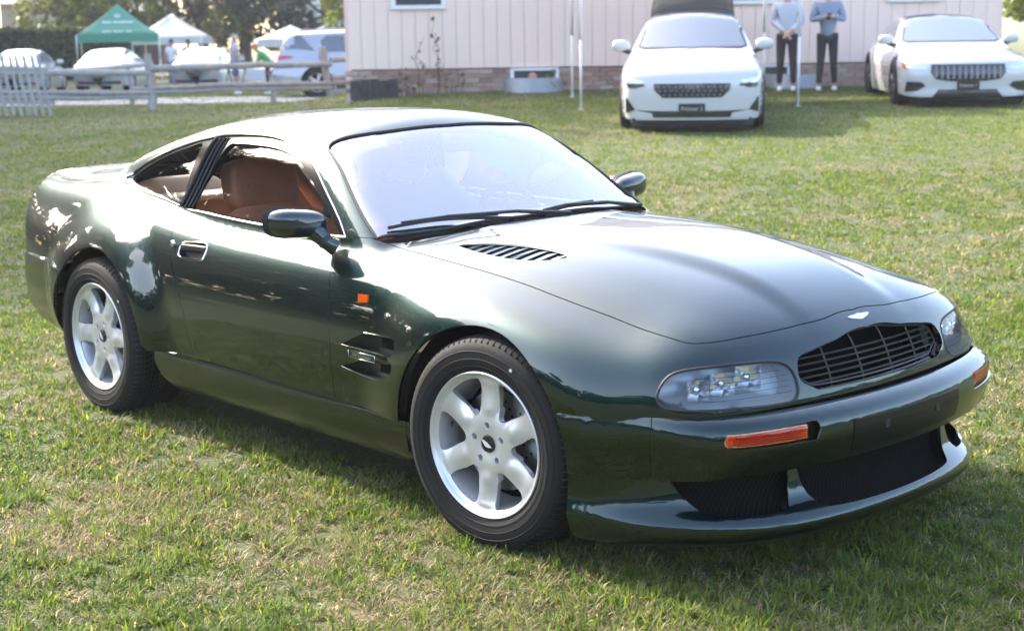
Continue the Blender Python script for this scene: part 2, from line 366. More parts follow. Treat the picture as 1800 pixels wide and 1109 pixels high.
def grass(name, d0, d1, tufts, per, hgt, wid, segs, spread, margin=1.2, backlit_gain=1., straw=0., var=.24):
    lw0 = .36*d1+margin; n = int((d1-d0)*2*lw0*tufts); d = RNG.uniform(d0, d1, n); l = RNG.uniform(-lw0, lw0, n); k = np.abs(l) < .36*d+margin; d, l = d[k], l[k]
    x, y = XY(l, d); k = ~under_coupe(x, y) & (RNG.random(len(x)) < .55+.6*vnoise(x, y, 5.)); x, y = x[k], y[k]; n = len(x)
    dry = vnoise(x, y, .9, 7)*.4+vnoise(x, y, 3.1, 11)*.35+vnoise(x, y, 9., 5)*.25; vig = vnoise(x, y, 4.3, 2)*.5+vnoise(x, y, 1.3, 9)*.5
    tdry = RNG.random(n) < np.clip((dry-.48)*2.8+.18+straw, .05, .75); tone = RNG.uniform(1-var*1.1, 1+var*.9, n); hue = np.clip(RNG.normal(.55, var*.95, n)+(vig-.5)*.5, 0, 1)
    size = RNG.uniform(.65, 1.3, n)*(.75+.55*vig)
    i = np.repeat(np.arange(n), per); m = len(i); az = RNG.uniform(0, 2*np.pi, m); r = spread*np.sqrt(RNG.random(m)); off = RNG.uniform(0, 2*np.pi, m)
    bx, by = x[i]+r*np.cos(off), y[i]+r*np.sin(off); az = np.where(RNG.random(m) < .65, off+RNG.normal(0, .7, m), az); L_ = LDof(bx, by); z = HT(*L_)
    isdry = tdry[i] ^ (RNG.random(m) < .13); h = hgt*size[i]*RNG.uniform(.5, 1.25, m); lean = np.clip(np.where(isdry, RNG.uniform(.9, 1.65, m), np.abs(RNG.normal(.85, .42, m))+.25*r/spread), 0, 1.6)
    dx, dy = np.cos(az), np.sin(az); wa = az+np.pi/2+RNG.normal(0, .35, m); w_ = wid*RNG.uniform(.6, 1.3, m)*np.where(isdry, .7, 1); wx, wy = np.cos(wa)*w_/2, np.sin(wa)*w_/2
    c1, c2, c3 = np.array((.050, .098, .018)), np.array((.145, .190, .034)), np.array((.36, .295, .165)); hh = np.clip(hue[i]+RNG.normal(0, .15, m), 0, 1)[:, None]; col = c1*(1-hh)+c2*hh
    yel = RNG.random((m, 1)) < .06; col = np.where(yel, np.array((.28, .265, .055)), col); col = np.where(isdry[:, None], c3*RNG.uniform(.5, 1.15, (m, 1)), col)*tone[i][:, None]*backlit_gain
    V = []; ts = np.linspace(0, 1, segs+1); px, pz = np.zeros(m), np.zeros(m)
    for q, t in enumerate(ts):
        if q: a = lean*(.35+.95*(t-.5/segs)); px = px+h/segs*np.sin(a); pz = pz+h/segs*np.cos(np.minimum(a, 1.62))
        w = 1-.30*t; P = np.stack([bx+dx*px, by+dy*px, z+pz-.004], -1); D = np.stack([wx*w, wy*w, 0*wx], -1); V += [P-D, P+D] if q < segs else [P]
    k_ = 2*segs+1; vv = np.stack(V, 1).reshape(-1, 3); b = (np.arange(m)*k_)[:, None]; T = []
    for q in range(segs-1): T += [b+np.array([2*q, 2*q+1, 2*q+3]), b+np.array([2*q, 2*q+3, 2*q+2])]
    T += [b+np.array([2*segs-2, 2*segs-1, 2*segs])]
    me = raw_mesh(name, vv, np.concatenate(T), False); add_col(me, np.repeat(col, k_, 0)); tag(link(name, me, M_blade), kind='stuff'); return m
if GRASS:
    print('blades', grass('grass', 2.6, 5.4, 1080, 17, .046, .0056, 2, .028, 1.4), grass('grass', 5.4, 9, 600, 14, .043, .0073, 2, .034, 1.6), grass('grass', 9, 15, 235, 12, .04, .0115, 2, .055, 2.6, backlit_gain=1.0, straw=-.06, var=.16), grass('grass', 15, 26, 200, 10, .036, .017, 1, .07, 3.5, backlit_gain=1.05, straw=-.10, var=.12), grass('grass', 26, 46, 40, 9, .04, .035, 1, .16, 3., backlit_gain=1.12, straw=-.12, var=.1))  # far zones' blade colour raised to stand for their backlit brightness

# ---- trees, hedge
def leaf_mat(name, c0, c1, tr=.35):
    m = bpy.data.materials.new(name); m.use_nodes = True; t = m.node_tree; p = t.nodes['Principled BSDF']; p.inputs['Roughness'].default_value = .55
    a = t.nodes.new('ShaderNodeAttribute'); a.attribute_name = 'tint'; mx = t.nodes.new('ShaderNodeMix'); mx.data_type = 'RGBA'; mx.inputs[6].default_value = c0+(1,); mx.inputs[7].default_value = c1+(1,)
    sp = t.nodes.new('ShaderNodeSeparateColor'); t.links.new(a.outputs['Color'], sp.inputs[0]); t.links.new(sp.outputs[0], mx.inputs[0]); t.links.new(mx.outputs[2], p.inputs['Base Color'])
    b = t.nodes.new('ShaderNodeBsdfTranslucent'); t.links.new(mx.outputs[2], b.inputs[0]); ms = t.nodes.new('ShaderNodeMixShader'); ms.inputs[0].default_value = tr
    t.links.new(p.outputs[0], ms.inputs[1]); t.links.new(b.outputs[0], ms.inputs[2]); t.links.new(ms.outputs[0], t.nodes['Material Output'].inputs[0]); return m
def leaves(P, size, rng, flat=.0):
    n = len(P); a = rng.normal(size=(n, 3)); a /= np.linalg.norm(a, axis=1, keepdims=True); b = rng.normal(size=(n, 3)); b -= a*(a*b).sum(1, keepdims=True); b /= np.linalg.norm(b, axis=1, keepdims=True)
    s = size*rng.uniform(.6, 1.35, (n, 1)); V = np.stack([P-a*s*.5, P+b*s*.33, P+a*s*.6, P-b*s*.33], 1).reshape(-1, 3); return V, np.arange(n*4).reshape(-1, 4)
def crown_mesh(name, h, r, n, size, seed, low=.25, lobes=9):
    rng = np.random.default_rng(seed); C = []; 
    for i in range(lobes):
        a = rng.uniform(0, 2*np.pi); t = rng.uniform(low, .93); k = r*math.sin(math.pi*min(max((t-low)/(1-low), .05), .95))**.6; rr = k*rng.uniform(.25, .85)
        C.append((rr*math.cos(a), rr*math.sin(a), h*t, r*rng.uniform(.30, .52)))
    C = np.array(C); w = C[:, 3]**2; i = rng.choice(len(C), n, p=w/w.sum()); d = rng.normal(size=(n, 3)); d /= np.linalg.norm(d, axis=1, keepdims=True); q = rng.uniform(.35, 1.08, (n, 1))**.6
    P = C[i, :3]+d*C[i, 3:4]*q*np.array((1, 1, .82)); V, F = leaves(P, size, rng); me = raw_mesh(name, V, F); t = np.clip(rng.normal(.45, .28, n), 0, 1); add_col(me, np.repeat(np.stack([t, t, t], -1), 4, 0)); return me, C
M_bark = mat('bark', (.075, .058, .045), .95, var=.35, scale=9, bump=.6, bscale=30)
def tree_proto(h, r, n, size, seed, lm, low=.25, lobes=9):
    cm, C = crown_mesh('crown', h, r, n, size, seed, low, lobes); cm.materials.append(lm)
    mb = MB(); tr = h*.035+.05; rng = random.Random(seed); mb.tube([(0, 0, -.2), (.05, .03, h*.2), (rng.uniform(-.2, .2), rng.uniform(-.2, .2), h*.5), (0, 0, h*.85)], [tr, tr*.8, tr*.5, tr*.12], 9)
    for c in C: mb.tube([(0, 0, h*rng.uniform(.15, .4)), (c[0]*.5, c[1]*.5, c[2]*.75), (c[0], c[1], c[2])], [tr*.35, tr*.22, tr*.08], 6)
    tm = mb.mesh('trunk'); tm.materials.append(M_bark); return cm, tm
def plant_tree(pr, l, d, rz, s, label, group=None, name='broadleaf_tree'):
    o = empty(name, at(l, d), rz, label, 'tree', group); o.scale = (s, s, s)
    a = bpy.data.objects.new('crown', pr[0]); b = bpy.data.objects.new('trunk', pr[1])
    for q in (a, b): COL.objects.link(q); q.parent = o
    return o
LM1 = leaf_mat('leaf olive', (.055, .080, .014), (.17, .18, .036)); LM2 = leaf_mat('leaf dark', (.008, .018, .009), (.024, .038, .018), .08); LM3 = leaf_mat('leaf yellow green', (.10, .15, .02), (.24, .26, .04), .45)
TP = [tree_proto(9, 3.6, 5200, .34, 3, LM1), tree_proto(10, 3.8, 5600, .34, 5, LM2), tree_proto(8, 3.2, 4600, .30, 8, LM3), tree_proto(11, 4.2, 6000, .36, 13, LM1, .18, 12)]
far_trees = [(0, -30, 78, 0, 1.0, 'olive tree at the far left edge above the clipped hedge'), (3, -24, 84, 1, 1.05, 'tall olive tree behind the hedge and left of the green tent'), (2, -20.5, 78, 2, .9, 'yellow-green tree rising right behind the green tent peak'),
    (0, -16.5, 82, 3, 1.0, 'olive tree behind the white tent'), (3, -13.2, 76, 4, .85, 'olive tree between the white tent and the dark tree'), (1, -11.0, 74, 1.3, .95, 'dark tree behind the man in the cap'), (1, -8.6, 78, .4, 1.0, 'dark tree left of the red brick house'),
    (2, -5.6, 60, 2.2, .72, 'bright yellow-green tree overhanging the red brick house'), (2, 13.0, 36, 3.2, .55, 'yellow-green bushy tree past the right corner of the pink house'), (1, 16.5, 44, 2.8, .8, 'dark tree past the right end of the pink house'), (0, -35, 72, .8, .95, 'olive tree standing beyond the parked white cars at far left'), (3, 19, 52, 1.9, .9, 'tall olive tree far right behind the white coupe')]
for k, l, d, rz, s, lb in far_trees: plant_tree(TP[k], l, d, rz, s, lb)
def tree_line(pts):                                  # the wood behind the lawn on the near side: one mass, mirrored in the paintwork
    V, F, T, n = [], [], [], 0
    for i, (l, d) in enumerate(pts):
        cm = TP[(0, 1, 3)[i % 3]][0]; m = len(cm.vertices); v = np.empty(m*3, np.float32); cm.vertices.foreach_get('co', v); v = v.reshape(-1, 3)*(.8+.1*(i % 3)); a = i*1.3; b = v.copy()
        b[:, 0] = v[:, 0]*math.cos(a)-v[:, 1]*math.sin(a); b[:, 1] = v[:, 0]*math.sin(a)+v[:, 1]*math.cos(a); V.append(b+np.array(at(l, d))); F.append(np.arange(m).reshape(-1, 4)+n); n += m
        t = np.empty(m*4, np.float32); cm.attributes['tint'].data.foreach_get('color', t); T.append(t.reshape(-1, 4)[:, :3])
    sv, sf = crown_mesh('shrub', 8.5, 6.2, 1500, .95, 21, .02, 10)[0], None; m = len(sv.vertices); v0 = np.empty(m*3, np.float32); sv.vertices.foreach_get('co', v0); v0 = v0.reshape(-1, 3); t0 = np.empty(m*4, np.float32); sv.attributes['tint'].data.foreach_get('color', t0); t0 = t0.reshape(-1, 4)[:, :3]
    for i in range(57):
        az = math.radians(166+i*5.4); D = 62+6*math.sin(i*2.1)+(18 if i > 36 else 0); q = LDof(-1+D*math.cos(az), D*math.sin(az)); a = i*1.7; b = v0.copy(); b[:, 0] = v0[:, 0]*math.cos(a)-v0[:, 1]*math.sin(a); b[:, 1] = v0[:, 0]*math.sin(a)+v0[:, 1]*math.cos(a); b[:, 2] *= .75+.35*abs(math.sin(i*1.3))
        V.append(b+np.array(at(float(q[0]), float(q[1])))); F.append(np.arange(m).reshape(-1, 4)+n); n += m; T.append(t0)
    me = raw_mesh('far_wood', np.concatenate(V), np.concatenate(F)); add_col(me, np.concatenate(T)); tag(link('far_wood', me, LM2), kind='stuff')
tree_line([(-26, -34), (-19, -38), (-11, -36), (-4, -40), (3, -37), (9, -40), (16, -36), (24, -34), (31, -22), (-33, -24), (-38, -8), (-40, 6)])
for k, az, D, rz, s, lb in ((1, 166, 68, 1.4, 3.3, 'tall dark tree far off to the left of the fence'), (1, 172, 66, 2.2, 3.5, 'broad dark tree far off on the sunny side of the lawn'), (1, 179, 67, 3.3, 3.3, 'tall dark tree on the sunny side straight behind the coupe tail'), (1, 188, 64, 4.1, 3.4, 'tall dark tree on the sunny side furthest to the left'), (1, 169, 80, 5.1, 3.5, 'dark tree in the second row behind the sunny-side trees'), (1, 175.5, 78, .7, 3.5, 'tallest dark tree in the added unseen row behind the sunny-side trees'), (1, 184, 78, 2.7, 3.5, 'broad dark tree in the added unseen row')):  # second row added out of view to close bright sky gaps in reflections
    q = LDof(-2+D*math.cos(math.radians(az)), D*math.sin(math.radians(az))); plant_tree(TP[k], float(q[0]), float(q[1]), rz, s, lb)
for k, az, D, rz, s, lb in ((1, 196, 47, .4, 2.25, 'dark tall tree first in the shady row left of the lawn'), (1, 203, 45, 1.7, 2.3, 'dark tall tree second in the shady row left of the lawn'), (1, 210, 46, 2.9, 2.2, 'dark tall tree third in the shady row left of the lawn'), (1, 217, 44, 4.0, 2.2, 'dark tall tree fourth in the shady row left of the lawn'), (1, 224, 47, 5.1, 2.1, 'dark tall tree last in the shady row left of the lawn'), (1, 200, 58, 3.4, 2.7, 'dark tree standing behind the shady row on its sunny end'), (1, 208, 60, .9, 2.7, 'dark tree standing behind the middle of the shady row'), (1, 216, 58, 2.1, 2.6, 'dark tree standing behind the far end of the shady row')):
    q = LDof(-1+D*math.cos(math.radians(az)), D*math.sin(math.radians(az))); plant_tree(TP[k], float(q[0]), float(q[1]), rz, s, lb)
def hedge(l0, l1, d, h, th):
    rng = np.random.default_rng(4); n = 9000; L = rng.uniform(l0, l1, n); D = d+rng.uniform(0, th, n); z = rng.uniform(0, h, n); k = rng.random(n); D = np.where(k < .55, d+rng.normal(0, .05, n), D); z = np.where(k > .7, h+rng.normal(0, .06, n), z)
    p = XY(L, D); P = np.stack([p[0], p[1], z+HT(L, D)], -1); V, F = leaves(P, .20, rng); me = raw_mesh('hedge', V, F); t = np.clip(rng.normal(.4, .25, n), 0, 1); add_col(me, np.repeat(np.stack([t]*3, -1), 4, 0))
    hd = link('hedge', me, leaf_mat('hedge leaf', (.035, .055, .014), (.11, .14, .025), .35)); tag(hd, 'long clipped green hedge behind the white cars at far left', 'hedge')
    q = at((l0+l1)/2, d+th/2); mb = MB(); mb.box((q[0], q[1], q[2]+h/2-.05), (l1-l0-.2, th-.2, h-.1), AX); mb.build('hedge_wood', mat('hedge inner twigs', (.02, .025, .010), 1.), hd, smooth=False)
hedge(-34, -18.2, 74, 2.45, 1.2)

# ---- pink board house
M_board = mat('pink painted board', (.88, .65, .55), .75, var=.05, scale=3, bump=.15, bscale=14, stretch=(1, 1, .08)); M_white = mat('white painted wood', (.78, .78, .77), .5); M_brick = mat('weathered brick', (.33, .22, .175), .9, var=.30, scale=5, bump=.4, bscale=40)
def brick_tones(m):
    t = m.node_tree; oi = t.nodes.new('ShaderNodeObjectInfo'); r = t.nodes.new('ShaderNodeValToRGB'); r.color_ramp.elements[0].color = (.20, .11, .085, 1); r.color_ramp.elements[1].color = (.50, .40, .33, 1); e = r.color_ramp.elements.new(.5); e.color = (.40, .25, .20, 1)
    x = t.nodes.new('ShaderNodeMix'); x.data_type = 'RGBA'; x.blend_type = 'MULTIPLY'; x.inputs[0].default_value = .5; t.links.new(oi.outputs['Random'], r.inputs[0]); p = t.nodes['Principled BSDF']; src = p.inputs['Base Color'].links[0].from_socket
    g = t.nodes.new('ShaderNodeMix'); g.data_type = 'RGBA'; g.inputs[0].default_value = .7; t.links.new(src, g.inputs[6]); t.links.new(r.outputs[0], g.inputs[7]); t.links.new(g.outputs[2], p.inputs['Base Color'])
brick_tones(M_brick)
M_pane = mat('window pane', (.05, .06, .07), .04, Specular_IOR_Level=.8)
hc = XY(3.08, 28.0); house = empty('boarded_house', (hc[0], hc[1], 0), AX, 'long single-storey house of pink vertical boards on a brick base', 'house')
HL = 12.1; zs = 1.10; ztop = 3.75
nb_ = 48; bw = HL/nb_; mb = MB(); mb.box((0, 0, 0), (bw-.007, .03, ztop-zs)); bm_ = mb.mesh('board', False); bm_.materials.append(M_board)
for i in range(nb_):
    o = bpy.data.objects.new('board', bm_); COL.objects.link(o); o.parent = house; o.location = (-HL/2+bw*(i+.5), .0+.003*((i*7) % 3), (ztop+zs)/2)
mb = MB(); mb.box((0, .11, (ztop+zs)/2), (HL-.02, .16, ztop-zs-.01)); mb.build('wall', mat('board backing', (.42, .31, .27), .9), house, smooth=False)
for sx in (-1, 1): mb = MB(); mb.box((sx*HL/2, 3.1, (ztop+.35)/2), (.12, 6.1, ztop-.35)); mb.build('end_wall', M_board, house, smooth=False)
mb = MB(); mb.box((0, 6.1, 2.2), (HL, .12, 3.1)); mb.build('rear_wall', M_board, house, smooth=False)
mb = MB(); mb.add([(-HL/2-.4, -.5, ztop-.1), (HL/2+.4, -.5, ztop-.1), (HL/2+.4, 3.05, ztop+1.7), (-HL/2-.4, 3.05, ztop+1.7), (-HL/2-.4, 6.6, ztop-.1), (HL/2+.4, 6.6, ztop-.1)], [(0, 1, 2, 3), (3, 2, 5, 4)]); r_ = mb.build('roof', mat('roof shingle', (.16, .12, .10), .9, var=.3, scale=3), house, smooth=False)
sm = r_.modifiers.new('t', 'SOLIDIFY'); sm.thickness = .15
mb = MB(); mb.box((0, .12, .58), (HL-.04, .12, 1.0)); mb.build('brick_core', mat('mortar', (.36, .32, .29), .95), house, smooth=False)
bl, bh = .250, .082; mb = MB(); mb.box((0, 0, 0), (bl-.012, .07, bh-.010)); brm = mb.mesh('brick', False); brm.materials.append(M_brick); rr = random.Random(3)
for r in range(6):
    for i in range(49):
        x = -HL/2+bl*(i+.5*(r % 2))+.05
        if x > HL/2-.1: continue
        o = bpy.data.objects.new('brick', brm); COL.objects.link(o); o.parent = house; o.location = (x, .03+rr.uniform(-.006, .006), zs-.045-bh*(r+.5)+.02)
def window(l0, l1, z0, z1, lab=None):
    f = MB(); w = l1-l0
    f.box(((l0+l1)/2, -.03, z0-.045), (w+.16, .10, .06)); f.box(((l0+l1)/2, -.02, z1+.04), (w+.1, .07, .09))
    for x in (l0-.04, l1+.04): f.box((x, -.02, (z0+z1)/2), (.085, .065, z1-z0))
    f.box(((l0+l1)/2, -.012, (z0+z1)/2), (w, .04, .045)); o = f.build('window', M_white, house, smooth=False)
    p = MB(); p.box(((l0+l1)/2, -.005, (z0+z1)/2), (w, .03, z1-z0)); p.build('pane', M_pane, o, smooth=False)
for c_, w in ((-1.64, .85), (4.48, .72), (7.52, .85)): x = c_-3.08; window(x-w/2, x+w/2, 2.26, 3.3)
for x0, x1 in ((-3.08+.10, -3.08+.88), (-3.08+4.75, -3.08+5.2)):
    f = MB(); f.box(((x0+x1)/2, -.04, 1.06), (x1-x0+.1, .06, .05)); f.box((x0-.03, -.04, .92), (.07, .06, .3)); f.box((x1+.03, -.04, .92), (.07, .06, .3)); o = f.build('basement_window', M_white, house, smooth=False)
    p = MB(); p.box(((x0+x1)/2, -.02, .90), (x1-x0, .03, .30)); p.build('pane', M_pane, o, smooth=False)
M_galv = mat('galvanised steel', (.50, .52, .54), .4, .6, var=.1, scale=10)
for i, (lx, w, lb) in enumerate(((.46, 1.12, 'curved grey corrugated window well against the pink house, left of the white pole'), (5.3, 1.05, 'curved grey window well behind the two standing men'))):
    mb = MB(); n = 44; r0 = []; zb = float(HT(lx, 27.6)); vs = []
    for k in range(n+1):
        a = math.pi*k/n; x, y = -math.cos(a)*w/2, -math.sin(a)*.55
        for j in range(13): z = .30*j/12; q = 1+.015*math.cos(j*math.pi); vs.append((x*q, y*q, z-.05))
    mb.add(vs, [(k*13+j, (k+1)*13+j, (k+1)*13+j+1, k*13+j+1) for k in range(n) for j in range(12)]); p = XY(lx, 27.98); o = mb.build('window_well', M_galv, None, (p[0], p[1], zb), (0, 0, AX)); so2 = o.modifiers.new('t', 'SOLIDIFY'); so2.thickness = .012; tag(o, lb, 'window well', 'window wells along the house')
p = XY(.45, 27.75); mb = MB(); mb.ball((0, 0, 0), .085, 8); tag(mb.build('ball', mat('pink ball', (.55, .22, .18), .5), None, (p[0], p[1], .92)), 'pinkish ball lying in the corrugated window well', 'ball')
p = XY(-2.5, 27.86); mb = MB()
for i in range(5): mb.box((-.36+i*.18, .01*(i % 2), .17), (.165, .025, .36+.03*(i % 3)))
tag(mb.build('slate_boards', mat('charred dark board', (.035, .033, .036), .9, var=.4, scale=6), None, (p[0], p[1], float(HT(-2.5, 27.8))), (math.radians(-7), 0, AX), smooth=False), 'dark weathered boards leaning on the brick base at the house corner', 'boards', kind=None)
def weed(l, d, h, n, lab, cl, spread=.35, seed=1):
    rg = random.Random(seed); o = empty('climbing_weed', at(l, d), AX, lab, 'plant'); mb = MB(); P = []
    for i in range(n):
        x = rg.uniform(-spread, spread); top = h*rg.uniform(.45, 1); c = [(x+rg.uniform(-.02, .02)+.035*k*rg.uniform(-1, 1), -.02*k, top*k/5) for k in range(6)]; mb.tube(c, [.009, .008, .007, .006, .005, .003], 5)
        for k in range(int(7*top)): t = rg.uniform(.15, 1)*5; j = min(int(t), 4); u = t-j; P.append([c[j][q]*(1-u)+c[j+1][q]*u+rg.gauss(0, .035) for q in range(3)])
    mb.build('stem', mat_s('stem brown', (.10, .085, .05)), o); V, F = leaves(np.array(P), .095, np.random.default_rng(seed)); me = raw_mesh('foliage', V, F); t = np.random.default_rng(seed).random(len(P)); add_col(me, np.repeat(np.stack([t]*3, -1), 4, 0)); link('foliage', me, cl, o)
_ms = {}
def mat_s(n, c):
    if n not in _ms: _ms[n] = mat(n, c, .85)
    return _ms[n]
weed(-1.5, 27.82, 1.45, 4, 'tall straggly weed climbing the pink boards below the left window', LM1, .22, 2); weed(-2.0, 27.8, .6, 5, 'short weed growing in front of the brick base beside the dark boards', LM1, .3, 5)
weed(.75, 27.6, .50, 4, 'green weed sprouting out of the window well', LM3, .18, 9); weed(-.95, 27.85, .55, 4, 'thin weed against the brick base right of the tall weed', LM1, .25, 12)

def mat_once_s(n, c, r):
    if n not in _ms: _ms[n] = mat(n, c, r)
    return _ms[n]
# ---- red brick house far behind, gravel, low buildings
p = XY(-9.4, 92); rb_ = empty('brick_house', (p[0], p[1], 0), AX, 'red-brown house with a white window behind the silver SUV', 'house')
mb = MB(); mb.box((0, 3, 3.2), (9, 6, 6.4)); mb.build('wall', mat('red brown wall', (.20, .085, .075), .9, var=.15, scale=2), rb_, smooth=False)
mb = MB(); mb.prism([(-3.6, 0), (3.6, 0), (0, 2.6)], -5, 5, M=Matrix.Translation((0, 3, 6.4)) @ Matrix.Rotation(math.pi/2, 4, 'Z') @ Matrix.Rotation(math.pi/2, 4, 'X')); mb.build('roof', mat_s('dark roof', (.07, .055, .055)), rb_, smooth=False)
for x in (-2.9, .55, 3.2):
    mb = MB(); mb.box((x, -.05, 3.9), (1.9, .12, 2.3)); w = mb.build('window', M_white, rb_, smooth=False)
    for sx in (-.42, .42):
        for sz in (-.5, .5): mb = MB(); mb.box((x+sx, -.12, 3.9+sz), (.68, .04, .82)); mb.build('pane', mat_once_s('pale pane', (.42, .45, .48), .1), w, smooth=False)
for l, d, w, h, c, lb in ((-29, 100, 9, 4.4, (.40, .36, .34), 'pale grey building half hidden by trees at far left'), (-24.3, 92, 6, 3.6, (.12, .06, .065), 'low maroon building left of the green tent')):
    o = empty('low_building', at(l, d), AX, lb, 'building'); mb = MB(); mb.box((0, 2, h/2), (w, 4, h)); mb.build('wall', mat(lb[:12], c, .9, var=.1, scale=2), o, smooth=False)
    mb = MB(); mb.prism([(-2.6, 0), (2.6, 0), (0, 1.2)], -w/2-.3, w/2+.3, M=Matrix.Translation((0, 2, h)) @ Matrix.Rotation(math.pi/2, 4, 'Z') @ Matrix.Rotation(math.pi/2, 4, 'X')); mb.build('roof', mat_s('grey roof', (.22, .20, .20)), o, smooth=False)
# gravel drive beyond the fence
gl = np.linspace(-45, -3.8, 60); gd = np.linspace(36.5, 41.5, 6); g = np.array(np.meshgrid(gl, gd, indexing='ij')); q = XY(g[0], g[1]); a = np.arange(360).reshape(60, 6); F = np.stack([a[:-1, :-1], a[1:, :-1], a[1:, 1:], a[:-1, 1:]], -1).reshape(-1, 4)
tag(link('gravel_drive', raw_mesh('gravel_drive', np.stack([q[0], q[1], HT(g[0], g[1])+.012], -1).reshape(-1, 3), F, True), mat('pale gravel', (.42, .37, .34), .95, var=.25, scale=6, bump=.4, bscale=30)), kind='structure')

# ---- fences
M_grey = mat('silvered timber', (.36, .35, .335), .9, var=.28, scale=7, bump=.5, bscale=25, stretch=(1, 1, .15)); M_greyl = mat('silvered rail', (.33, .32, .30), .9, var=.28, scale=6, bump=.5, bscale=25)
def rough_tube(pts, r, seed, n=7):
    rg = random.Random(seed); P = []; rr = []
    for i in range(len(pts)-1):
        for k in range(5): t = k/5; P.append([pts[i][q]*(1-t)+pts[i+1][q]*t+rg.gauss(0, r*.10) for q in range(3)]); rr.append(r*rg.uniform(.85, 1.15))
    P.append(pts[-1]); rr.append(r*.8); mb = MB(); mb.tube(P, rr, n); return mb
fo = empty('split_rail_fence', at(-7.8, 33), 0, 'grey weathered split-rail fence crossing the left lawn in front of the parked cars', 'fence')
inv = lambda q: (q[0]-fo.location[0], q[1]-fo.location[1], q[2]-fo.location[2])
near_posts = [(-15.2, 32.2, 1.2, 0), (-7.85, 33, 1.22, 0), (-4.05, 34.5, 1.2, -.05), (-1.0, 36.5, 1.2, 0)]
far_posts = [(-13.4, 37.5, 1.0, 0), (-8.95, 35.6, .93, 0), (-5.75, 36.6, .62, 0)]
for i, (l, d, h, tl) in enumerate(near_posts+far_posts):
    b = at(l, d); t = at(l+tl*3, d); rough_tube([inv((b[0], b[1], b[2]-.1)), inv((t[0], t[1], b[2]+h*.5)), inv((t[0]-RGT[0]*.05, t[1]-RGT[1]*.05, b[2]+h))], .095 if i < 4 else .06, i).build('post', M_grey, fo)
def rail(a, b, z0, z1, r, s): p = at(a[0], a[1]-.05, z0); q = at(b[0], b[1]-.05, z1); rough_tube([inv(p), inv([(p[k]+q[k])/2+(.02 if k == 2 else 0) for k in range(3)]), inv(q)], r, s).build('rail', M_greyl, fo)
for i in range(3):
    a, b = near_posts[i], near_posts[i+1]
    for z0, z1, r in ((.90, .80, .075), (.48, .38, .055), (.38, .27, .055)): rail(a, b, z0, z1, r, i*9+int(z0*10))
rail((-12.6, 33.6), (-7.85, 33), .66, .98, .05, 77); rail(far_posts[0], far_posts[1], .72, .78, .06, 41); rail(far_posts[1], far_posts[2], .40, .36, .05, 42)
pk = empty('picket_gate', at(-10.35, 31.2), AX-.05, 'leaning grey picket fence panel at the left edge of the lawn', 'fence')
for i in range(13):
    x = -1.05+i*.155; mb = MB(); w = .062; mb.prism([(-w/2, 0), (w/2, 0), (w/2, 1.22), (0, 1.32), (-w/2, 1.22)], -.012, .012, M=Matrix.Translation((x, .0, 0)) @ Matrix.Rotation(-.16+.012*(i % 3), 4, 'Y') @ Matrix.Rotation(math.pi/2, 4, 'X')); mb.build('picket', M_grey, pk, smooth=False)
for z in (.30, .98): mb = MB(); mb.box((-.10-z*.16, .035, z), (2.1, .04, .09), M=Matrix.Rotation(.03, 4, 'Y')); mb.build('rail', M_greyl, pk, smooth=False)
mb = MB(); mb.tube([(-1.12, .06, -.1), (-1.18, .06, 1.1)], .06, 8); mb.build('post', M_grey, pk)

# ---- pop-up canopies
M_fab = lambda n, c: mat(n, c, .8, Transmission_Weight=0.)
M_pole = mat('white pole', (.75, .75, .76), .35)
def canopy(l, d, w, eave, peak, m, lab, rz=0., val=.32, dep=None, z=None, mats=None, pm=None):
    q = at(l, d); z = q[2] if z is None else z; dep = dep or w; o = empty('pop_up_canopy', (q[0], q[1], z), AX+rz, lab, 'canopy')
    c = [(-w/2, -dep/2), (w/2, -dep/2), (w/2, dep/2), (-w/2, dep/2)]
    for x, y in c:
        mb = MB(); gz = float(HT(*LDof(*(np.array((q[0], q[1]))+np.array((math.cos(AX+rz)*x-math.sin(AX+rz)*y, math.sin(AX+rz)*x+math.cos(AX+rz)*y))))))-z
        mb.tube([(x, y, gz), (x, y, gz+1.1)], .019, 8); mb.tube([(x, y, gz+1.05), (x, y, eave)], .025, 8); mb.box((x, y, gz+.008), (.09, .09, .016)); mb.build('leg', pm or M_pole, o)
    mb = MB(); n = 8; v = []; f = []
    for k in range(4):
        a, b = c[k], c[(k+1) % 4]; base = len(v)
        for j in range(n+1):
            t = j/n
            for s in range(n+1):
                u = s/n; ex = a[0]*(1-u)+b[0]*u; ey = a[1]*(1-u)+b[1]*u; sag = -.10*math.sin(math.pi*t)*(.4+.6*math.sin(math.pi*u)); v.append((ex*(1-t), ey*(1-t), eave+(peak-eave)*t+sag))
        for j in range(n):
            for s in range(n): p0 = base+j*(n+1)+s; f.append((p0, p0+1, p0+n+2, p0+n+1))
    mb.add(v, f); rf = mb.build('roof', m, o); sd = rf.modifiers.new('t', 'SOLIDIFY'); sd.thickness = .004
    mb = MB()
    for k in range(4): a, b = c[k], c[(k+1) % 4]; mb.add([(a[0]*1.005, a[1]*1.005, eave-val), (b[0]*1.005, b[1]*1.005, eave-val), (b[0]*1.005, b[1]*1.005, eave+.01), (a[0]*1.005, a[1]*1.005, eave+.01)], [(0, 1, 2, 3)])
    vl = mb.build('valance', m, o, smooth=False); sd = vl.modifiers.new('t', 'SOLIDIFY'); sd.thickness = .004
    return o, rf, vl
M_gf = leaf_mat('green canopy cloth', (.10, .42, .27), (.10, .42, .27), .4); M_wf = leaf_mat('white canopy cloth', (.75, .75, .76), (.75, .75, .76), .35)
gt, gr_, gv = canopy(-17.0, 66, 3.4, 2.10, 3.42, M_gf, 'green pop-up canopy with white lettering behind the white cars', .22)
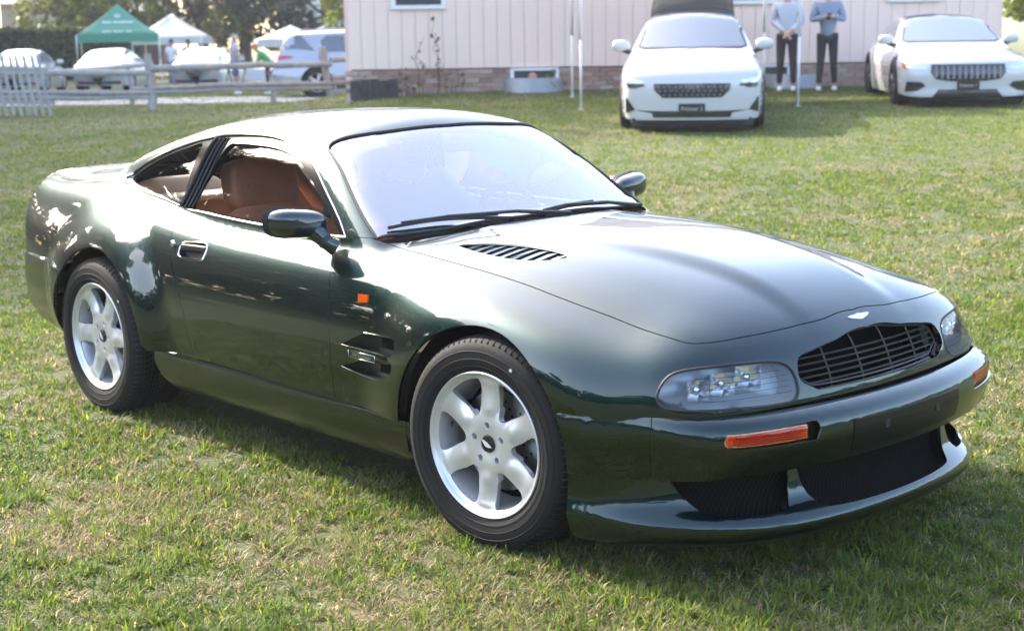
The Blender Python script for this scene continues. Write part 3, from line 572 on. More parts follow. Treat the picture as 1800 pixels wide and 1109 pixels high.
mb = MB(); rg = random.Random(5)
for row, (t0, y0) in enumerate(((.40, 0), (.10, 0))):
    for i in range(17 - 3*row*0):
        x = (-.62+i*.077)*(1-.0*row); z = 2.10+1.32*t0; y = -1.7*(1-t0)-.035+.05*t0; h = .10+.05*rg.random()*(row == 0)
        if rg.random() < .12: continue
        mb.add([(x, y-.02, z-h/2*.65), (x+.05, y-.02, z-h/2*.65), (x+.05, y+.0+h*.4, z+h/2*.65), (x, y+.0+h*.4, z+h/2*.65)], [(0, 1, 2, 3)])
for k in range(14):
    a0, a1 = 2*math.pi*k/14, 2*math.pi*(k+1)/14; mb.add([(.12*math.cos(a)*q, -.62+.08*math.sin(a)*q-.055, 2.90+.075*math.sin(a)*q) for a, q in ((a0, .55), (a1, .55), (a1, 1), (a0, 1))], [(0, 1, 2, 3)])
tag(mb.build('lettering', mat('white print', (.8, .82, .8), .7), gt, smooth=False), kind='stuff')
canopy(-15.55, 70, 3.1, 1.98, 3.05, M_wf, 'white pop-up canopy right behind the green one', .05)
canopy(-9.5, 66, 3.0, 1.80, 2.40, M_wf, 'white canopy roof peeking out left of the silver SUV', .2); canopy(-7.2, 70, 3.0, 2.2, 3.1, M_wf, 'white canopy roof behind the silver SUV next to the pink house', -.1)
canopy(2.75, 24.3, 3.3, 2.2, 3.0, M_wf, 'white-legged canopy standing over the white electric hatchback', 0., .25, 3.1)

# ---- thin volume added to imitate veiling glare of the lens
HAZE = .0007
if HAZE:
    m = bpy.data.materials.new('glare_haze'); m.use_nodes = True; t = m.node_tree; t.nodes.remove(t.nodes['Principled BSDF']); v = t.nodes.new('ShaderNodeVolumePrincipled')
    v.inputs['Color'].default_value = (.93, .94, .96, 1); v.inputs['Density'].default_value = HAZE; v.inputs['Anisotropy'].default_value = .15; t.links.new(v.outputs[0], t.nodes['Material Output'].inputs['Volume'])
    p = XY(0, 40); mb = MB(); mb.box((p[0], p[1], 7.), (304, 286, 16.6), AX); tag(mb.build('glare_haze', m, smooth=False), kind='stuff')
# ---------------------------------------------------------------- smooth shape functions of the green coupe
def spl(xs, ys):
    xs = np.array(xs, float); ys = np.array(ys, float); n = len(xs); h = np.diff(xs)
    A = np.eye(n); r = np.zeros(n)
    for i in range(1, n-1):
        A[i, i-1] = h[i-1]; A[i, i] = 2*(h[i-1]+h[i]); A[i, i+1] = h[i]
        r[i] = 6*((ys[i+1]-ys[i])/h[i]-(ys[i]-ys[i-1])/h[i-1])
    M = np.linalg.solve(A, r)
    s0 = (ys[1]-ys[0])/h[0]-h[0]*M[1]/6; s1 = (ys[-1]-ys[-2])/h[-1]+h[-1]*M[-2]/6
    def f(x):
        x = np.asarray(x, float); i = np.clip(np.searchsorted(xs, x)-1, 0, n-2)
        hh = h[i]; a = (xs[i+1]-x)/hh; b = (x-xs[i])/hh
        y = a*ys[i]+b*ys[i+1]+((a**3-a)*M[i]+(b**3-b)*M[i+1])*hh*hh/6
        y = np.where(x < xs[0], ys[0]+s0*(x-xs[0]), y)
        return np.where(x > xs[-1], ys[-1]+s1*(x-xs[-1]), y)
    return f
def smax(a, b, k):
    h = np.maximum(k-np.abs(a-b), 0)/k
    return np.maximum(a, b)+h*h*h*k/6
def smin(a, b, k): return -smax(-a, -b, k)
def sstep(e0, e1, x):
    t = np.clip((x-e0)/(e1-e0), 0, 1); return t*t*t*(t*(6*t-15)+10)
_Wp = spl([-3.9, -3.5, -3.1, -2.611, -2.1, -1.5, -.9, -.4, 0, .3, .5, .65, .8, 1.0], [.725, .812, .866, .892, .892, .893, .895, .893, .886, .868, .846, .822, .792, .75])
_zc = spl([-4, -3.75, -3.4, -3.0, -2.6, -2.0, -1.4, -.9, -.7, -.4, -.05, .3, .55, .75, .85, 1.0], [.97, 1.015, 1.016, 1.04, 1.03, .985, .95, .95, .96, .963, .956, .917, .866, .802, .762, .68])
_ze = spl([-4, -3.75, -3.4, -3.0, -2.6, -2.07, -1.75, -1.29, -.95, -.69, -.5, -.2, .05, .3, .5, .69, .85, 1.0], [.965, 1.0, 1.004, 1.025, 1.01, .95, .925, .91, .908, .903, .888, .863, .834, .795, .763, .742, .71, .66])
_N = spl([.4, .5, .55, .58, .63, .67, .72, .76, .80, .86], [.90, .912, .920, .914, .900, .888, .866, .838, .80, .72])
_roof = spl([-3.7, -3.4, -3.2, -3.0, -2.7, -2.4, -2.0, -1.6, -1.25, -.9], [.93, 1.03, 1.10, 1.175, 1.256, 1.306, 1.338, 1.352, 1.338, 1.29])
_wgx = spl([-3.6, -3.2, -2.8, -2.4, -2.0, -1.4, -.8, -.4], [-.30, -.21, -.115, -.045, -.006, .004, 0, -.01])
def flare(x, z, cx, A, R, w):
    dx = x-cx; dz = z-.345; r = np.sqrt(dx*dx+dz*dz+1e-6)
    t = np.clip((r-R)/w, -.25, 1); t = np.where(t < 0, 0, t)
    return A*(1-t*t*(3-2*t))
def Wside(x, z):
    w = _Wp(x)
    up = np.maximum(z-.55, 0); lo = np.maximum(.50-z, 0)
    w = w-.62*up**2-.25*up**3*1.2-.20*lo**2-.04*lo
    w = w+flare(x, z, 0., .045, .40, .30)+flare(x, z, -2.611, .055, .415, .24)
    return w
def Thood(x, s):
    zc = _zc(x); d = zc-_ze(x)
    u = np.maximum(s-.69, 0); g = 2.9*d/.69
    t = zc-d*(np.minimum(s, .69)/.69)**2.9-g*.10*(1-np.exp(-u/.10))
    hw = .30-.10*sstep(-.5, .75, x)
    env = sstep(.95, .55, x)*sstep(-.9, -.6, x)
    return t+(.003+.008*sstep(-.25, .35, x))*(1-sstep(hw-.02, hw+.10, s))*env-.004*env*sstep(hw+.02, hw+.12, s)*(1-sstep(.5,.68,s))
def f_lower(p):
    x, y, z = p; s = np.sqrt(y*y+1e-8)
    a = s-Wside(x, z)
    b = (z-Thood(x, s))*.95
    c = x-(_N(z)-.18*s*s-.05*s**4)
    d = (-3.76+.10*s*s+.12*s**4+.52*np.maximum(.80-z, 0)+.10*np.maximum(z-.8, 0)**2)-x
    k = .20
    f = smax(a, b, k)
    f = smax(f, c, .24)
    return smax(f, d, .05)
def Wg(x, z):
    u = z-.92
    return .742+_wgx(x)-.40*u-.30*u*u
def f_green(p):
    x, y, z = p; s = np.sqrt(y*y+1e-8)
    a = (s-Wg(x, z))*.92
    b = (z-(_roof(x)-(.072+.05*sstep(-1.9, -3.0, x))*(s/.55)**2))
    wx = (x+.655+.245*s*s)*.545+(z-.94)*.838+.06*(z-1.12)**2-.003
    f = smax(a, b, .13)
    f = smax(f, wx, .09)
    return np.maximum(f, .80-z)
def f_body(p): return smin(f_lower(p), f_green(p), .03)

# ---------------------------------------------------------------- the dark green coupe
PI = math.pi; MR = Radial(); warpR = lambda a: 1+1.1*np.maximum(a-.05, 0)*5+1.0*np.maximum(-3.-a, 0)*6
M_paint = mat('green metallic paint', (.0016, .0165, .0160), .30, 1.)
def paint_flakes(m):
    t = m.node_tree; p = t.nodes['Principled BSDF']; tc = t.nodes.new('ShaderNodeTexCoord')
    n = t.nodes.new('ShaderNodeTexNoise'); n.inputs['Scale'].default_value = 900; n.inputs['Detail'].default_value = 2; t.links.new(tc.outputs['Object'], n.inputs['Vector'])
    b = t.nodes.new('ShaderNodeBump'); b.inputs['Strength'].default_value = .12; b.inputs['Distance'].default_value = .002; t.links.new(n.outputs['Fac'], b.inputs['Height']); t.links.new(b.outputs[0], p.inputs['Normal'])
def clear_coat(m, ior, rough=0.):                                 # mirror-like lacquer over the base colour
    t = m.node_tree; p = t.nodes['Principled BSDF']; g = t.nodes.new('ShaderNodeBsdfGlossy'); g.inputs['Roughness'].default_value = rough; g.inputs[0].default_value = (1, 1, 1, 1)
    f = t.nodes.new('ShaderNodeFresnel'); f.inputs[0].default_value = ior; x = t.nodes.new('ShaderNodeMixShader'); t.links.new(f.outputs[0], x.inputs[0]); t.links.new(p.outputs[0], x.inputs[1]); t.links.new(g.outputs[0], x.inputs[2]); t.links.new(x.outputs[0], t.nodes['Material Output'].inputs[0])
paint_flakes(M_paint); clear_coat(M_paint, 1.56)
M_vent_shade = mat('shaded green recess', (.001, .006, .006), .38, Specular_IOR_Level=.25); M_gbar = mat('dull grille metal', (.055, .052, .05), .45, .6)  # vent green is body paint darkened to stand for shade in the recess
M_black = mat('satin black trim', (.012, .012, .013), .35)
M_matt = mat('matt black window frame', (.010, .010, .011), .16, Specular_IOR_Level=.18)
M_rubber = mat('black rubber', (.014, .014, .015), .55)
M_dark = mat('black void lining', (.004, .004, .0045), .9, Specular_IOR_Level=.05)
M_chrome = mat('bright chrome', (.72, .72, .73), .12, 1.)
M_alloy = mat('silver alloy paint', (.60, .60, .60), .33, .55)
M_tyre = mat('tyre rubber', (.0075, .007, .007), .75, var=.25, scale=30, bump=.15, bscale=300, Specular_IOR_Level=.3)
M_tan = mat('tan leather', (.62, .24, .125), .45, var=.12, scale=14, bump=.12, bscale=220)
M_cream = mat('cream headlining', (.55, .50, .44), .9)
M_amber = mat('amber lens', (.52, .085, .004), .12)
M_ambglass = glass_mat('amber lens glass', (1., .22, .008), 1.5); M_ambback = mat('amber reflector', (.80, .55, .35), .22, .75, bump=.9, bscale=70)
M_steel = mat('brushed steel', (.42, .42, .43), .28, 1., bump=.1, bscale=200)
M_reflector = mat('lamp reflector', (.86, .87, .88), .16, 1.)
M_lampglass = glass_mat('clear lamp glass', (.95, .97, .98), 1.5)
M_screen = glass_mat('windscreen glass', (.80, .86, .86), 1.9, .38, 0., (1., .94, .90))
M_side = glass_mat('side window glass', (.88, .93, .91), 1.38, .0)
coupe = empty('parked_coupe', (0, 0, 0), 0, 'dark green two-door sports coupe with silver six-spoke wheels in the foreground', 'car')
mir = lambda pts: [(a, PI-b) for a, b in pts]
def both_sides(near): return list(near)+mir(near)[::-1]          # near half of an outline, starting and ending on the centre line
def side_pt(f, x, z):                                             # point of the flank at x, z -> radial domain
    P = surf(f, AlongY(), np.array([x]), np.array([z]))[:, 0]; a, b = MR.dom(P); return (float(a), float(b))
def nose_pt(f, y, z):
    P = surf(f, AlongX(.2, 1.5), np.array([y]), np.array([z]))[:, 0]; a, b = MR.dom(P); return (float(a), float(b))
def tail_pt(f, y, z):
    P = surf(f, AlongX(-2.9, -4.3), np.array([y]), np.array([z]))[:, 0]; a, b = MR.dom(P); return (float(a), float(b))
FA = (-.02, .338, .396); RA = (-2.58, .34, .412)                   # wheel-arch circles: x, z, radius
def arch(A, d0, d1, n=40): return [side_pt(f_body, A[0]+A[2]*math.cos(math.radians(d)), A[1]+A[2]*math.sin(math.radians(d))) for d in np.linspace(d0, d1, n)]
hood_side = crv([(-.745, .536), (-.698, .532), (-.501, .514), (-.199, .485), (.051, .449), (.21, .402), (.288, .364), (.334, .347)], 6)
hood_front = crv([(.334, .347), (.346, .344), (.358, .353), (.374, .382), (.394, .437), (.423, .539), (.456, .718), (.49, 1.027), (.505, PI/2)], 6)
hood_rear = crv([(-.535, PI/2), (-.56, 1.15), (-.62, .80), (-.70, .59), (-.745, .536)], 6)
door_f = crv([(-.931, .519), (-.938, .449), (-.897, .346), (-.869, .256), (-.857, .167), (-.847, .09), (-.839, -.058), (-.836, -.170)], 5)
door_r = crv([(-2.067, .545), (-2.079, .472), (-2.054, .396), (-2.006, .291), (-1.946, .194), (-1.895, .097), (-1.843, -.038), (-1.812, -.162)], 5)
belt = crv([(-2.067, .545), (-1.932, .540), (-1.743, .528), (-1.487, .519), (-1.25, .516), (-1.057, .515), (-.931, .519)], 5)
frame_top = crv([(-2.176, .929), (-2.011, .945), (-1.751, .944), (-1.589, .926), (-1.414, .881), (-1.283, .818), (-1.132, .703), (-1.002, .595), (-.931, .519)], 6)
quarter = crv([(-2.176, .929), (-2.322, .907), (-2.492, .877), (-2.674, .836), (-2.788, .790), (-2.842, .735), (-2.80, .697), (-2.705, .662), (-2.502, .615), (-2.32, .588), (-2.067, .545)], 6)
screen_edge = crv([(-.782, .545), (-.878, .617), (-.985, .707), (-1.11, .811), (-1.205, .872), (-1.25, .90), (-1.266, .935), (-1.255, .985), (-1.229, 1.107), (-1.213, 1.253), (-1.203, PI/2)], 6)
screen_low = crv([(-.665, PI/2), (-.675, 1.2), (-.70, .85), (-.735, .66), (-.782, .545)], 6)
sill_y = -.166
cowl = [(-.782, .545), (-.80, .538), (-.86, .528), (-.931, .519)]
lamp = crv([(.333, .131), (.335, .161), (.341, .204), (.353, .233), (.378, .267), (.404, .305), (.431, .349), (.448, .369), (.463, .358), (.474, .307), (.482, .225), (.481, .162), (.472, .129), (.442, .109), (.412, .101), (.386, .091), (.36, .085), (.343, .086), (.335, .104)], 4, True)
vent = crv([(-.489, .633), (-.46, .663), (-.382, .705), (-.264, .735), (-.159, .741), (-.075, .733), (-.038, .714), (-.038, .684), (-.1, .63), (-.203, .6), (-.343, .603), (-.442, .616)], 5, True)
_gtop = crv([(.476, .370), (.474, .41), (.475, .45), (.482, .497), (.495, .567), (.517, .727), (.538, .963), (.557, PI/2)], 6)
_gbot = [nose_pt(f_body, y, z) for y, z in crv([(0, .574), (-.15, .575), (-.27, .577), (-.33, .580), (-.352, .590)], 8)]
grille_half = _gbot+crv([_gbot[-1], (.486, .277), (.478, .335), (.476, .370)], 5)[1:-1]+_gtop
grille_hole = grille_half+mir(grille_half[1:-1])[::-1]
rear_low = [side_pt(f_body, -2.99, .50)]+[tail_pt(f_body, y, .54) for y in np.linspace(-.74, 0, 40)]
nose_low = [side_pt(f_body, .345, .485), side_pt(f_body, .45, .49), side_pt(f_body, .55, .50)]+[nose_pt(f_body, y, .52+.028*float(sstep(-.76, -.45, y))) for y in np.concatenate([np.linspace(-.76, -.2, 15), np.linspace(-.185, 0, 20)])]
marker = crv([(-.70, .289), (-.644, .293), (-.634, .259), (-.69, .252)], 1, True)
# side vents: two stepped openings behind the wheel
sv1 = [(-.774, .568), (-.713, .566), (-.62, .565), (-.531, .567), (-.467, .569), (-.438, .581), (-.430, .607), (-.440, .631), (-.457, .635), (-.55, .631), (-.641, .627)]
sv2 = [(-.779, .487), (-.739, .481), (-.693, .476), (-.643, .472), (-.581, .473), (-.523, .480), (-.470, .498), (-.447, .520), (-.441, .545), (-.458, .552), (-.538, .545), (-.639, .534)]
svd = lambda P: [side_pt(f_body, x, z) for x, z in P]

hood = panel('hood', f_body, MR, both_sides(hood_rear+hood_side[1:]+hood_front[1:]), M_paint, coupe, holes=[vent, mir(vent)], step=(.03, .035), warp=warpR, gap=.0028)
near = hood_front[::-1]+hood_side[::-1][1:]+cowl[1:]+door_f[1:]+[(-.6, sill_y), (-.425, sill_y)]+arch(FA, 177, 22)+nose_low
near = [(.505, PI/2)]+near[1:]
mk2 = mir(marker)
wing = panel('front_wing', f_body, MR, both_sides(near), M_paint, coupe, holes=[lamp, mir(lamp), grille_hole, svd(sv1), svd(sv2), marker], step=(.028, .032), warp=warpR, gap=.0012, hfold=.006)
door_out = door_f[::-1]+belt[::-1][1:]+door_r[1:]+[(-1.6, -.160), (-1.2, -.166)]
hnd = crv([(-1.930, .372), (-1.80, .385), (-1.755, .372), (-1.752, .32), (-1.775, .303), (-1.90, .298), (-1.945, .31), (-1.952, .355)], 3, True)
panel('door', f_body, MR, door_out, M_paint, coupe, holes=[hnd], step=(.03, .035), gap=.0022, both=True)
boot = [(-3.22, .66), (-3.14, .645), (-3.02, .632), (-2.95, .67), (-2.925, .74), (-2.95, .80)]
boot_half = [(-3.275, PI/2), (-3.27, 1.2), (-3.255, .9), (-3.235, .75)]+crv(boot, 4)+[(-2.99, .90), (-3.05, 1.05), (-3.10, 1.3), (-3.12, PI/2)]
rw_half = [(-3.07, PI/2), (-3.05, 1.3), (-3.0, 1.08), (-2.93, .96), (-2.86, .93), (-2.70, .965), (-2.52, 1.03), (-2.38, 1.1), (-2.30, 1.25), (-2.27, PI/2)]
shell_half = screen_edge[::-1]+cowl[1:]+frame_top[::-1][1:]+quarter[1:]+door_r[1:]+[(-1.98, -.160), (-2.14, -.16)]+arch(RA, 5, 157)+rear_low
body_shell = panel('body_shell', f_body, MR, both_sides(shell_half), M_paint, coupe, holes=[both_sides(boot_half), both_sides(crv(rw_half, 4))], step=(.03, .035), warp=warpR, gap=.0012)
panel('boot_lid', f_body, MR, both_sides(boot_half), M_paint, coupe, step=(.03, .04), warp=warpR, gap=.002)
panel('rear_window', f_body, MR, both_sides(crv(rw_half, 4)), M_side, coupe, step=(.04, .05), off=-.003, fold=0)
# ---- glass and its surrounds
dlo = [(-.931, .519)]+frame_top[::-1][1:]+quarter[1:]+belt[1:-1]
glass_door = crv([(-2.065, .575), (-1.985, .80), (-1.952, .885), (-1.90, .892), (-1.789, .891), (-1.594, .878), (-1.442, .845), (-1.333, .795), (-1.215, .715), (-1.121, .645), (-1.04, .58), (-.985, .535), (-1.05, .532), (-1.25, .533), (-1.487, .537), (-1.743, .546), (-1.95, .56)], 4, True)
glass_q = crv([(-2.20, .895), (-2.322, .878), (-2.492, .847), (-2.66, .806), (-2.76, .765), (-2.79, .735), (-2.70, .69), (-2.502, .638), (-2.32, .612), (-2.19, .592), (-2.165, .61), (-2.18, .75)], 4, True)
panel('window_surround', f_body, MR, dlo, M_matt, coupe, holes=[glass_door, glass_q], step=(.04, .04), off=-.004, fold=.004, hfold=.02, both=True)
panel('door_glass', f_body, MR, [(a, b+(.012 if b > .56 else -.006)) for a, b in glass_door], M_side, coupe, step=(.05, .05), off=-.014, fold=0, gap=0, both=True)
panel('quarter_glass', f_body, MR, glass_q, M_side, coupe, step=(.05, .05), off=-.012, fold=0, gap=-.004, both=True)
panel('windscreen', f_body, MR, both_sides(screen_low+screen_edge[1:]), M_screen, coupe, step=(.04, .05), off=-.004, fold=0, gap=0)
def trim(name, curve, r, m, off, parent=coupe, two=True, n=6, flat=None, smoothf=f_body, closed=False):
    P = on_surf(smoothf, MR, curve, off); out = []
    for sgn in ((1, -1) if two else (1,)):
        mb = MB(); mb.tube([(p[0], p[1]*sgn, p[2]) for p in P], r, n, closed, flat=flat); out.append(mb.build(name, m, parent))
    return out
sc_loop = both_sides(screen_low+screen_edge[1:]); sc_loop = [q for i, q in enumerate(sc_loop) if i == 0 or abs(q[0]-sc_loop[i-1][0])+abs(q[1]-sc_loop[i-1][1]) > 1e-4]
trim('windscreen_seal', sc_loop[:-1], .0062, M_rubber, -.001, two=False, closed=True)
trim('belt_strip', belt, .0055, M_chrome, .002); trim('drip_strip', frame_top, .0042, M_chrome, .001)
trim('quarter_strip', quarter[12:], .006, M_chrome, .001); trim('quarter_edge', quarter[:13], .004, M_black, .0)
for sg in (1, -1):   # B pillar cover with its two ridges
    mb = MB()
    for a0, a1, r in ((-2.135, -2.075, .012), (-2.095, -2.035, .009), (-2.06, -2.0, .010), (-2.03, -1.97, .007)):
        q = [(a0+(a1-a0)*0-(.085 if 0 else 0)+(a1-a0)*t+.0*t, .562+(.925-.562)*t) for t in np.linspace(0, 1, 12)]
        q = [(a0-.02+.055*t+.02*math.sin(PI*t), b) for (_, b), t in zip(q, np.linspace(0, 1, 12))]
        P = on_surf(f_body, MR, q, -.004); mb.tube([(p[0], p[1]*sg, p[2]) for p in P], r, 8, flat=1.2)
    mb.build('pillar_cover', M_matt, coupe)
rub = on_surf(f_body, MR, [(-3.11, b) for b in np.linspace(.72, PI-.72, 20)], .012)
# ---- bumper, chin and sills
_ins = spl([.31, .35, .39, .43, .465, .495, .515, .530, .541, .548], [.055, .035, .018, .005, 0, .003, .011, .026, .048, .080])
def f_bumper(p):
    x, y, z = p; s = np.sqrt(y*y+1e-8); i = _ins(z)
    w = _Wp(x)-.0015+flare(x, np.minimum(z, .5), FA[0], .040, .395, .26)+.016-i*.35; n = 1.014-.20*s*s-.12*s**4-i
    return smax(s-w, x-n, .2)
_dz = spl([.11, .13, .150, .168, .185, .205, .222, .245, .28, .33, .40], [.12, .060, .018, .002, 0, .004, .022, .052, .072, .082, .09])
_Wd = spl([.2, .3, .4, .5, .62, .75, .9, 1.1], [.925, .915, .905, .875, .825, .755, .66, .56])
def f_chin(p):
    x, y, z = p; s = np.sqrt(y*y+1e-8); i = _dz(z)
    return smax(s-(_Wd(x)-i*(.20+.5*sstep(.42, .75, x))), x-(.992-.20*s*s-.28*s**4-i), .2)
MP = Polar(0., .2, 1.6)
def polar_arch(z, A=FA, cx=0.):       # angle at which the bumper meets the arch
    x = A[0]+math.sqrt(max(A[2]**2-(z-A[1])**2, 1e-4))+.004; return math.atan2(.905, x-cx)
def span(zf, n, e0): return [(-e0+2*e0*t, zf(-e0+2*e0*t)) for t in np.linspace(0, 1, n)]
seam = lambda a: .372-.040*sstep(.55, 1.15, abs(a))
btop = lambda a: .5465-.030*sstep(.95, 1.15, abs(a))
e_t, e_b = polar_arch(.50), polar_arch(.34)
bz = np.linspace(.345, .505, 6)
bump_out = span(seam, 60, e_b)+[(polar_arch(z), z) for z in bz]+span(btop, 60, e_t)[::-1]+[(-polar_arch(z), z) for z in bz[::-1]]
ind = [(-.7085, .485), (-.700, .499), (-.68, .507), (-.45, .514), (-.425, .510), (-.418, .495), (-.424, .470), (-.45, .460), (-.68, .462), (-.702, .470)]
ind = crv(ind, 3, True); indm = [(-a, z) for a, z in ind]
CUT = .900
mid_out = [q for q in span(seam, 60, CUT)]+[q for q in span(btop, 60, CUT)[::-1]]
panel('front_bumper', f_bumper, MP, mid_out, M_paint, coupe, holes=[ind, indm], step=(.03, .02), gap=.0016, hfold=.03)
end_out = [(-e_b+(e_b-CUT)*t, seam(-e_b+(e_b-CUT)*t)) for t in np.linspace(0, 1, 8)]+[(-CUT-(e_t-CUT)*t, btop(-CUT-(e_t-CUT)*t)) for t in np.linspace(0, 1, 8)]+[(-polar_arch(z), z) for z in bz[::-1]]
panel('bumper_end', f_bumper, MP, end_out, M_paint, coupe, step=(.03, .02), gap=.0016, both=True)
sh_ = on_surf(f_bumper, MP, [(a, .532) for a in np.linspace(-1.0, 1.0, 41)], -.03); mb = MB(); mb.add([tuple(q) for q in sh_]+[(.35, .60, .532), (.35, -.60, .532)], [tuple(range(43))]); mb.build('bumper_shelf', M_dark, coupe, smooth=False)
lens = [(-.706, .485), (-.698, .497), (-.68, .5035), (-.47, .509), (-.455, .503), (-.452, .49), (-.456, .472), (-.47, .466), (-.68, .4665), (-.70, .472)]
for i, o in enumerate(panel('indicator', f_bumper, MP, crv(lens, 3, True), M_ambglass, coupe, step=(.02, .008), off=-.006, fold=0, both=True)): pass
panel('indicator_housing', f_bumper, MP, [(a*1.0, z) for a, z in crv([(-.712, .485), (-.69, .512), (-.45, .519), (-.412, .51), (-.415, .46), (-.45, .455), (-.69, .457)], 3, True)], M_dark, coupe, step=(.03, .02), off=-.026, fold=0, both=True)
for sg in (1, -1):
    mb = MB()
    for z in np.linspace(.472, .503, 5): mb.tube([(q[0], q[1]*sg, q[2]) for q in on_surf(f_bumper, MP, [(a, z+(a+.58)*.02) for a in np.linspace(-.672, -.462, 8)], -.0085)], .0018, 4)
    for a_ in (-.678, -.58, -.50): mb.tube([(q[0], q[1]*sg, q[2]) for q in on_surf(f_bumper, MP, [(a_, .469), (a_, .503)], -.009)], .0016, 4)
    tag(mb.build('lens_rib', M_amber, coupe), kind='stuff')
    panel('indicator_reflector', f_bumper, MP, [(a_*1.0, z) for a_, z in crv(lens, 3, True)], M_ambback, coupe, step=(.012, .008), off=-.018, fold=0, gap=-.003, mirror=sg < 0)
plate = [(-.285, .40), (-.285, .494), (.285, .494), (.285, .40)]
panel('plate_plinth', f_bumper, MP, plate, mat('gloss black plate', (.006, .007, .007), .25, Specular_IOR_Level=.25), coupe, step=(.04, .02), off=.004, fold=.006, gap=0)
for y in (-.139, .139):
    q = on_surf(f_bumper, MP, [(y, .460)], .004)[0]; mb = MB()
    mb.lathe([(.0085, 0), (.0105, .0025), (.0130, .002), (.0140, -.002)], 18, 'x'); mb.lathe([(.0001, .0005), (.0088, .0005)], 18, 'x')
    mb.build('plate_screw_hole', [M_black], coupe, loc=q, rot=(0, 0, math.atan2(q[1]*.4, q[0])))
# chin spoiler with three openings
ce = polar_arch(.30)
dam_top = lambda a: seam(a)-.001
iw = [(-.865, .352), (-.47, .362), (-.468, .335), (-.482, .248), (-.52, .235), (-.68, .232), (-.745, .240), (-.80, .275), (-.845, .325)]
iw_s = [iw[0]]+[iw[1]]+crv(iw[2:], 4)
im = [(-.435, .366), (-.30, .369), (0, .370)]
imh = [(0, .370), (-.30, .369), (-.428, .364)]+crv([(-.428, .364), (-.432, .345), (-.425, .31), (-.40, .262), (-.36, .232), (-.31, .222), (-.15, .218), (0, .217)], 4)[1:]
im_full = imh[:-1]+[(-a, z) for a, z in imh[::-1]][:-1]
dam_out = [(-ce+.02, .135)]+[(a, .128) for a in np.linspace(-ce+.06, ce-.06, 50)]+[(ce-.02, .135), (ce, .2), (ce, .27), (e_b, .331)]+span(dam_top, 60, e_b)[::-1][1:-1]+[(-e_b, .331), (-ce, .27), (-ce, .2)]
panel('front_spoiler', f_chin, MP, dam_out, M_paint, coupe, holes=[iw_s, [(-a, z) for a, z in iw_s], im_full], step=(.03, .013), gap=.0012, hfold=.045)
trim_s = MB(); trim_s.tube(on_surf(f_chin, MP, [(a, .136) for a in np.linspace(-ce+.05, ce-.05, 60)], -.02), .012, 6); trim_s.build('spoiler_lip', M_black, coupe)
def lattice(f, mp, hole, off, pitch, r, mt, slope):            # crossed diagonal wires clipped to an opening
    mb = MB(); h = np.array(hole); lo, hi = h.min(0), h.max(0); sx = 1/.95
    for sgn in (1, -1):
        c = lo[0]-(hi[1]-lo[1])*2
        while c < hi[0]+(hi[1]-lo[1])*2:
            zz = np.linspace(lo[1], hi[1], 28); aa = c+sgn*(zz-lo[1])*slope*sx; ok = inside(hole, np.stack([aa, zz], 1)); i = 0
            while i < len(zz):
                if ok[i]:
                    j = i
                    while j+1 < len(zz) and ok[j+1]: j += 1
                    if j > i:
                        k = max(2, (j-i)//5); idx = np.unique(np.linspace(i, j, k).astype(int))
                        mb.tube(on_surf(f, mp, [(aa[q], zz[q]) for q in idx], off), r, 3, cap=False)
                    i = j
                i += 1
            c += pitch
    return mb
M_mesh = mat('black wire mesh', (.008, .007, .007), .6, Specular_IOR_Level=.1)
for hole in (iw_s, [(-a, z) for a, z in iw_s], im_full):
    big = [(a*1.0, z) for a, z in hole]
    lo_, hi_ = np.min(big, 0), np.max(big, 0)
    tag(lattice(f_chin, MP, hole, -.038, .0175, .0009, M_mesh, .75).build('mesh_grille', M_mesh, coupe), kind='stuff')
    panel('intake_back', f_chin, MP, [(lo_[0]-.03, lo_[1]-.02), (hi_[0]+.03, lo_[1]-.02), (hi_[0]+.03, hi_[1]+.01), (lo_[0]-.03, hi_[1]+.01)], M_dark, coupe, step=(.05, .04), off=-.062, fold=0)
_ws = spl([.155, .17, .19, .22, .26, .30, .325, .338, .346, .352, .366], [.785, .816, .845, .866, .878, .8835, .8835, .8825, .8805, .876, .855])
def f_sill(p):
    x, y, z = p; return np.sqrt(y*y+1e-8)-(_ws(z)+_Wp(x)-.893)
sl_out = [(-2.17, .364), (-2.16, .30), (-2.12, .24), (-2.05, .185), (-1.9, .165), (-1.2, .163), (-.55, .165), (-.42, .20), (-.407, .28), (-.402, .364)]
panel('side_sill', f_sill, AlongY(), sl_out, M_paint, coupe, step=(.06, .006), both=True, gap=.001)
_rz = spl([.18, .24, .30, .38, .48, .58, .62, .645, .66, .672], [.22, .13, .06, .018, 0, .002, .006, .018, .04, .085])
def f_rear(p):
    x, y, z = p; s = np.sqrt(y*y+1e-8); i = _rz(z)
    w = _Wp(x)+flare(x, np.minimum(z, .5), RA[0], .05, .412, .24)+.010-i; n = (-3.745+.12*s*s+.16*s**4+i)
    return smax(s-w, n-x, .14)
MQ = Polar(-2.75, .15, 1.4, -1)
ra = lambda z: math.atan2(.92, -2.75-(RA[0]-math.sqrt(max(RA[2]**2-(z-RA[1])**2, 1e-4))-.006)) if RA[2]**2 > (z-RA[1])**2 else 1.3
zz = np.linspace(.2, .60, 9)
rb = [(-ra(.2), .2)]+[(a, .19) for a in np.linspace(-ra(.2)+.05, ra(.2)-.05, 30)]+[(ra(z), z) for z in zz]+[(ra(.6), .62)]+[(a, .667) for a in np.linspace(1.25, -1.25, 40)]+[(-ra(.6), .62)]+[(-ra(z), z) for z in zz[::-1]][:-1]
panel('rear_bumper', f_rear, MQ, rb, M_paint, coupe, step=(.04, .02))
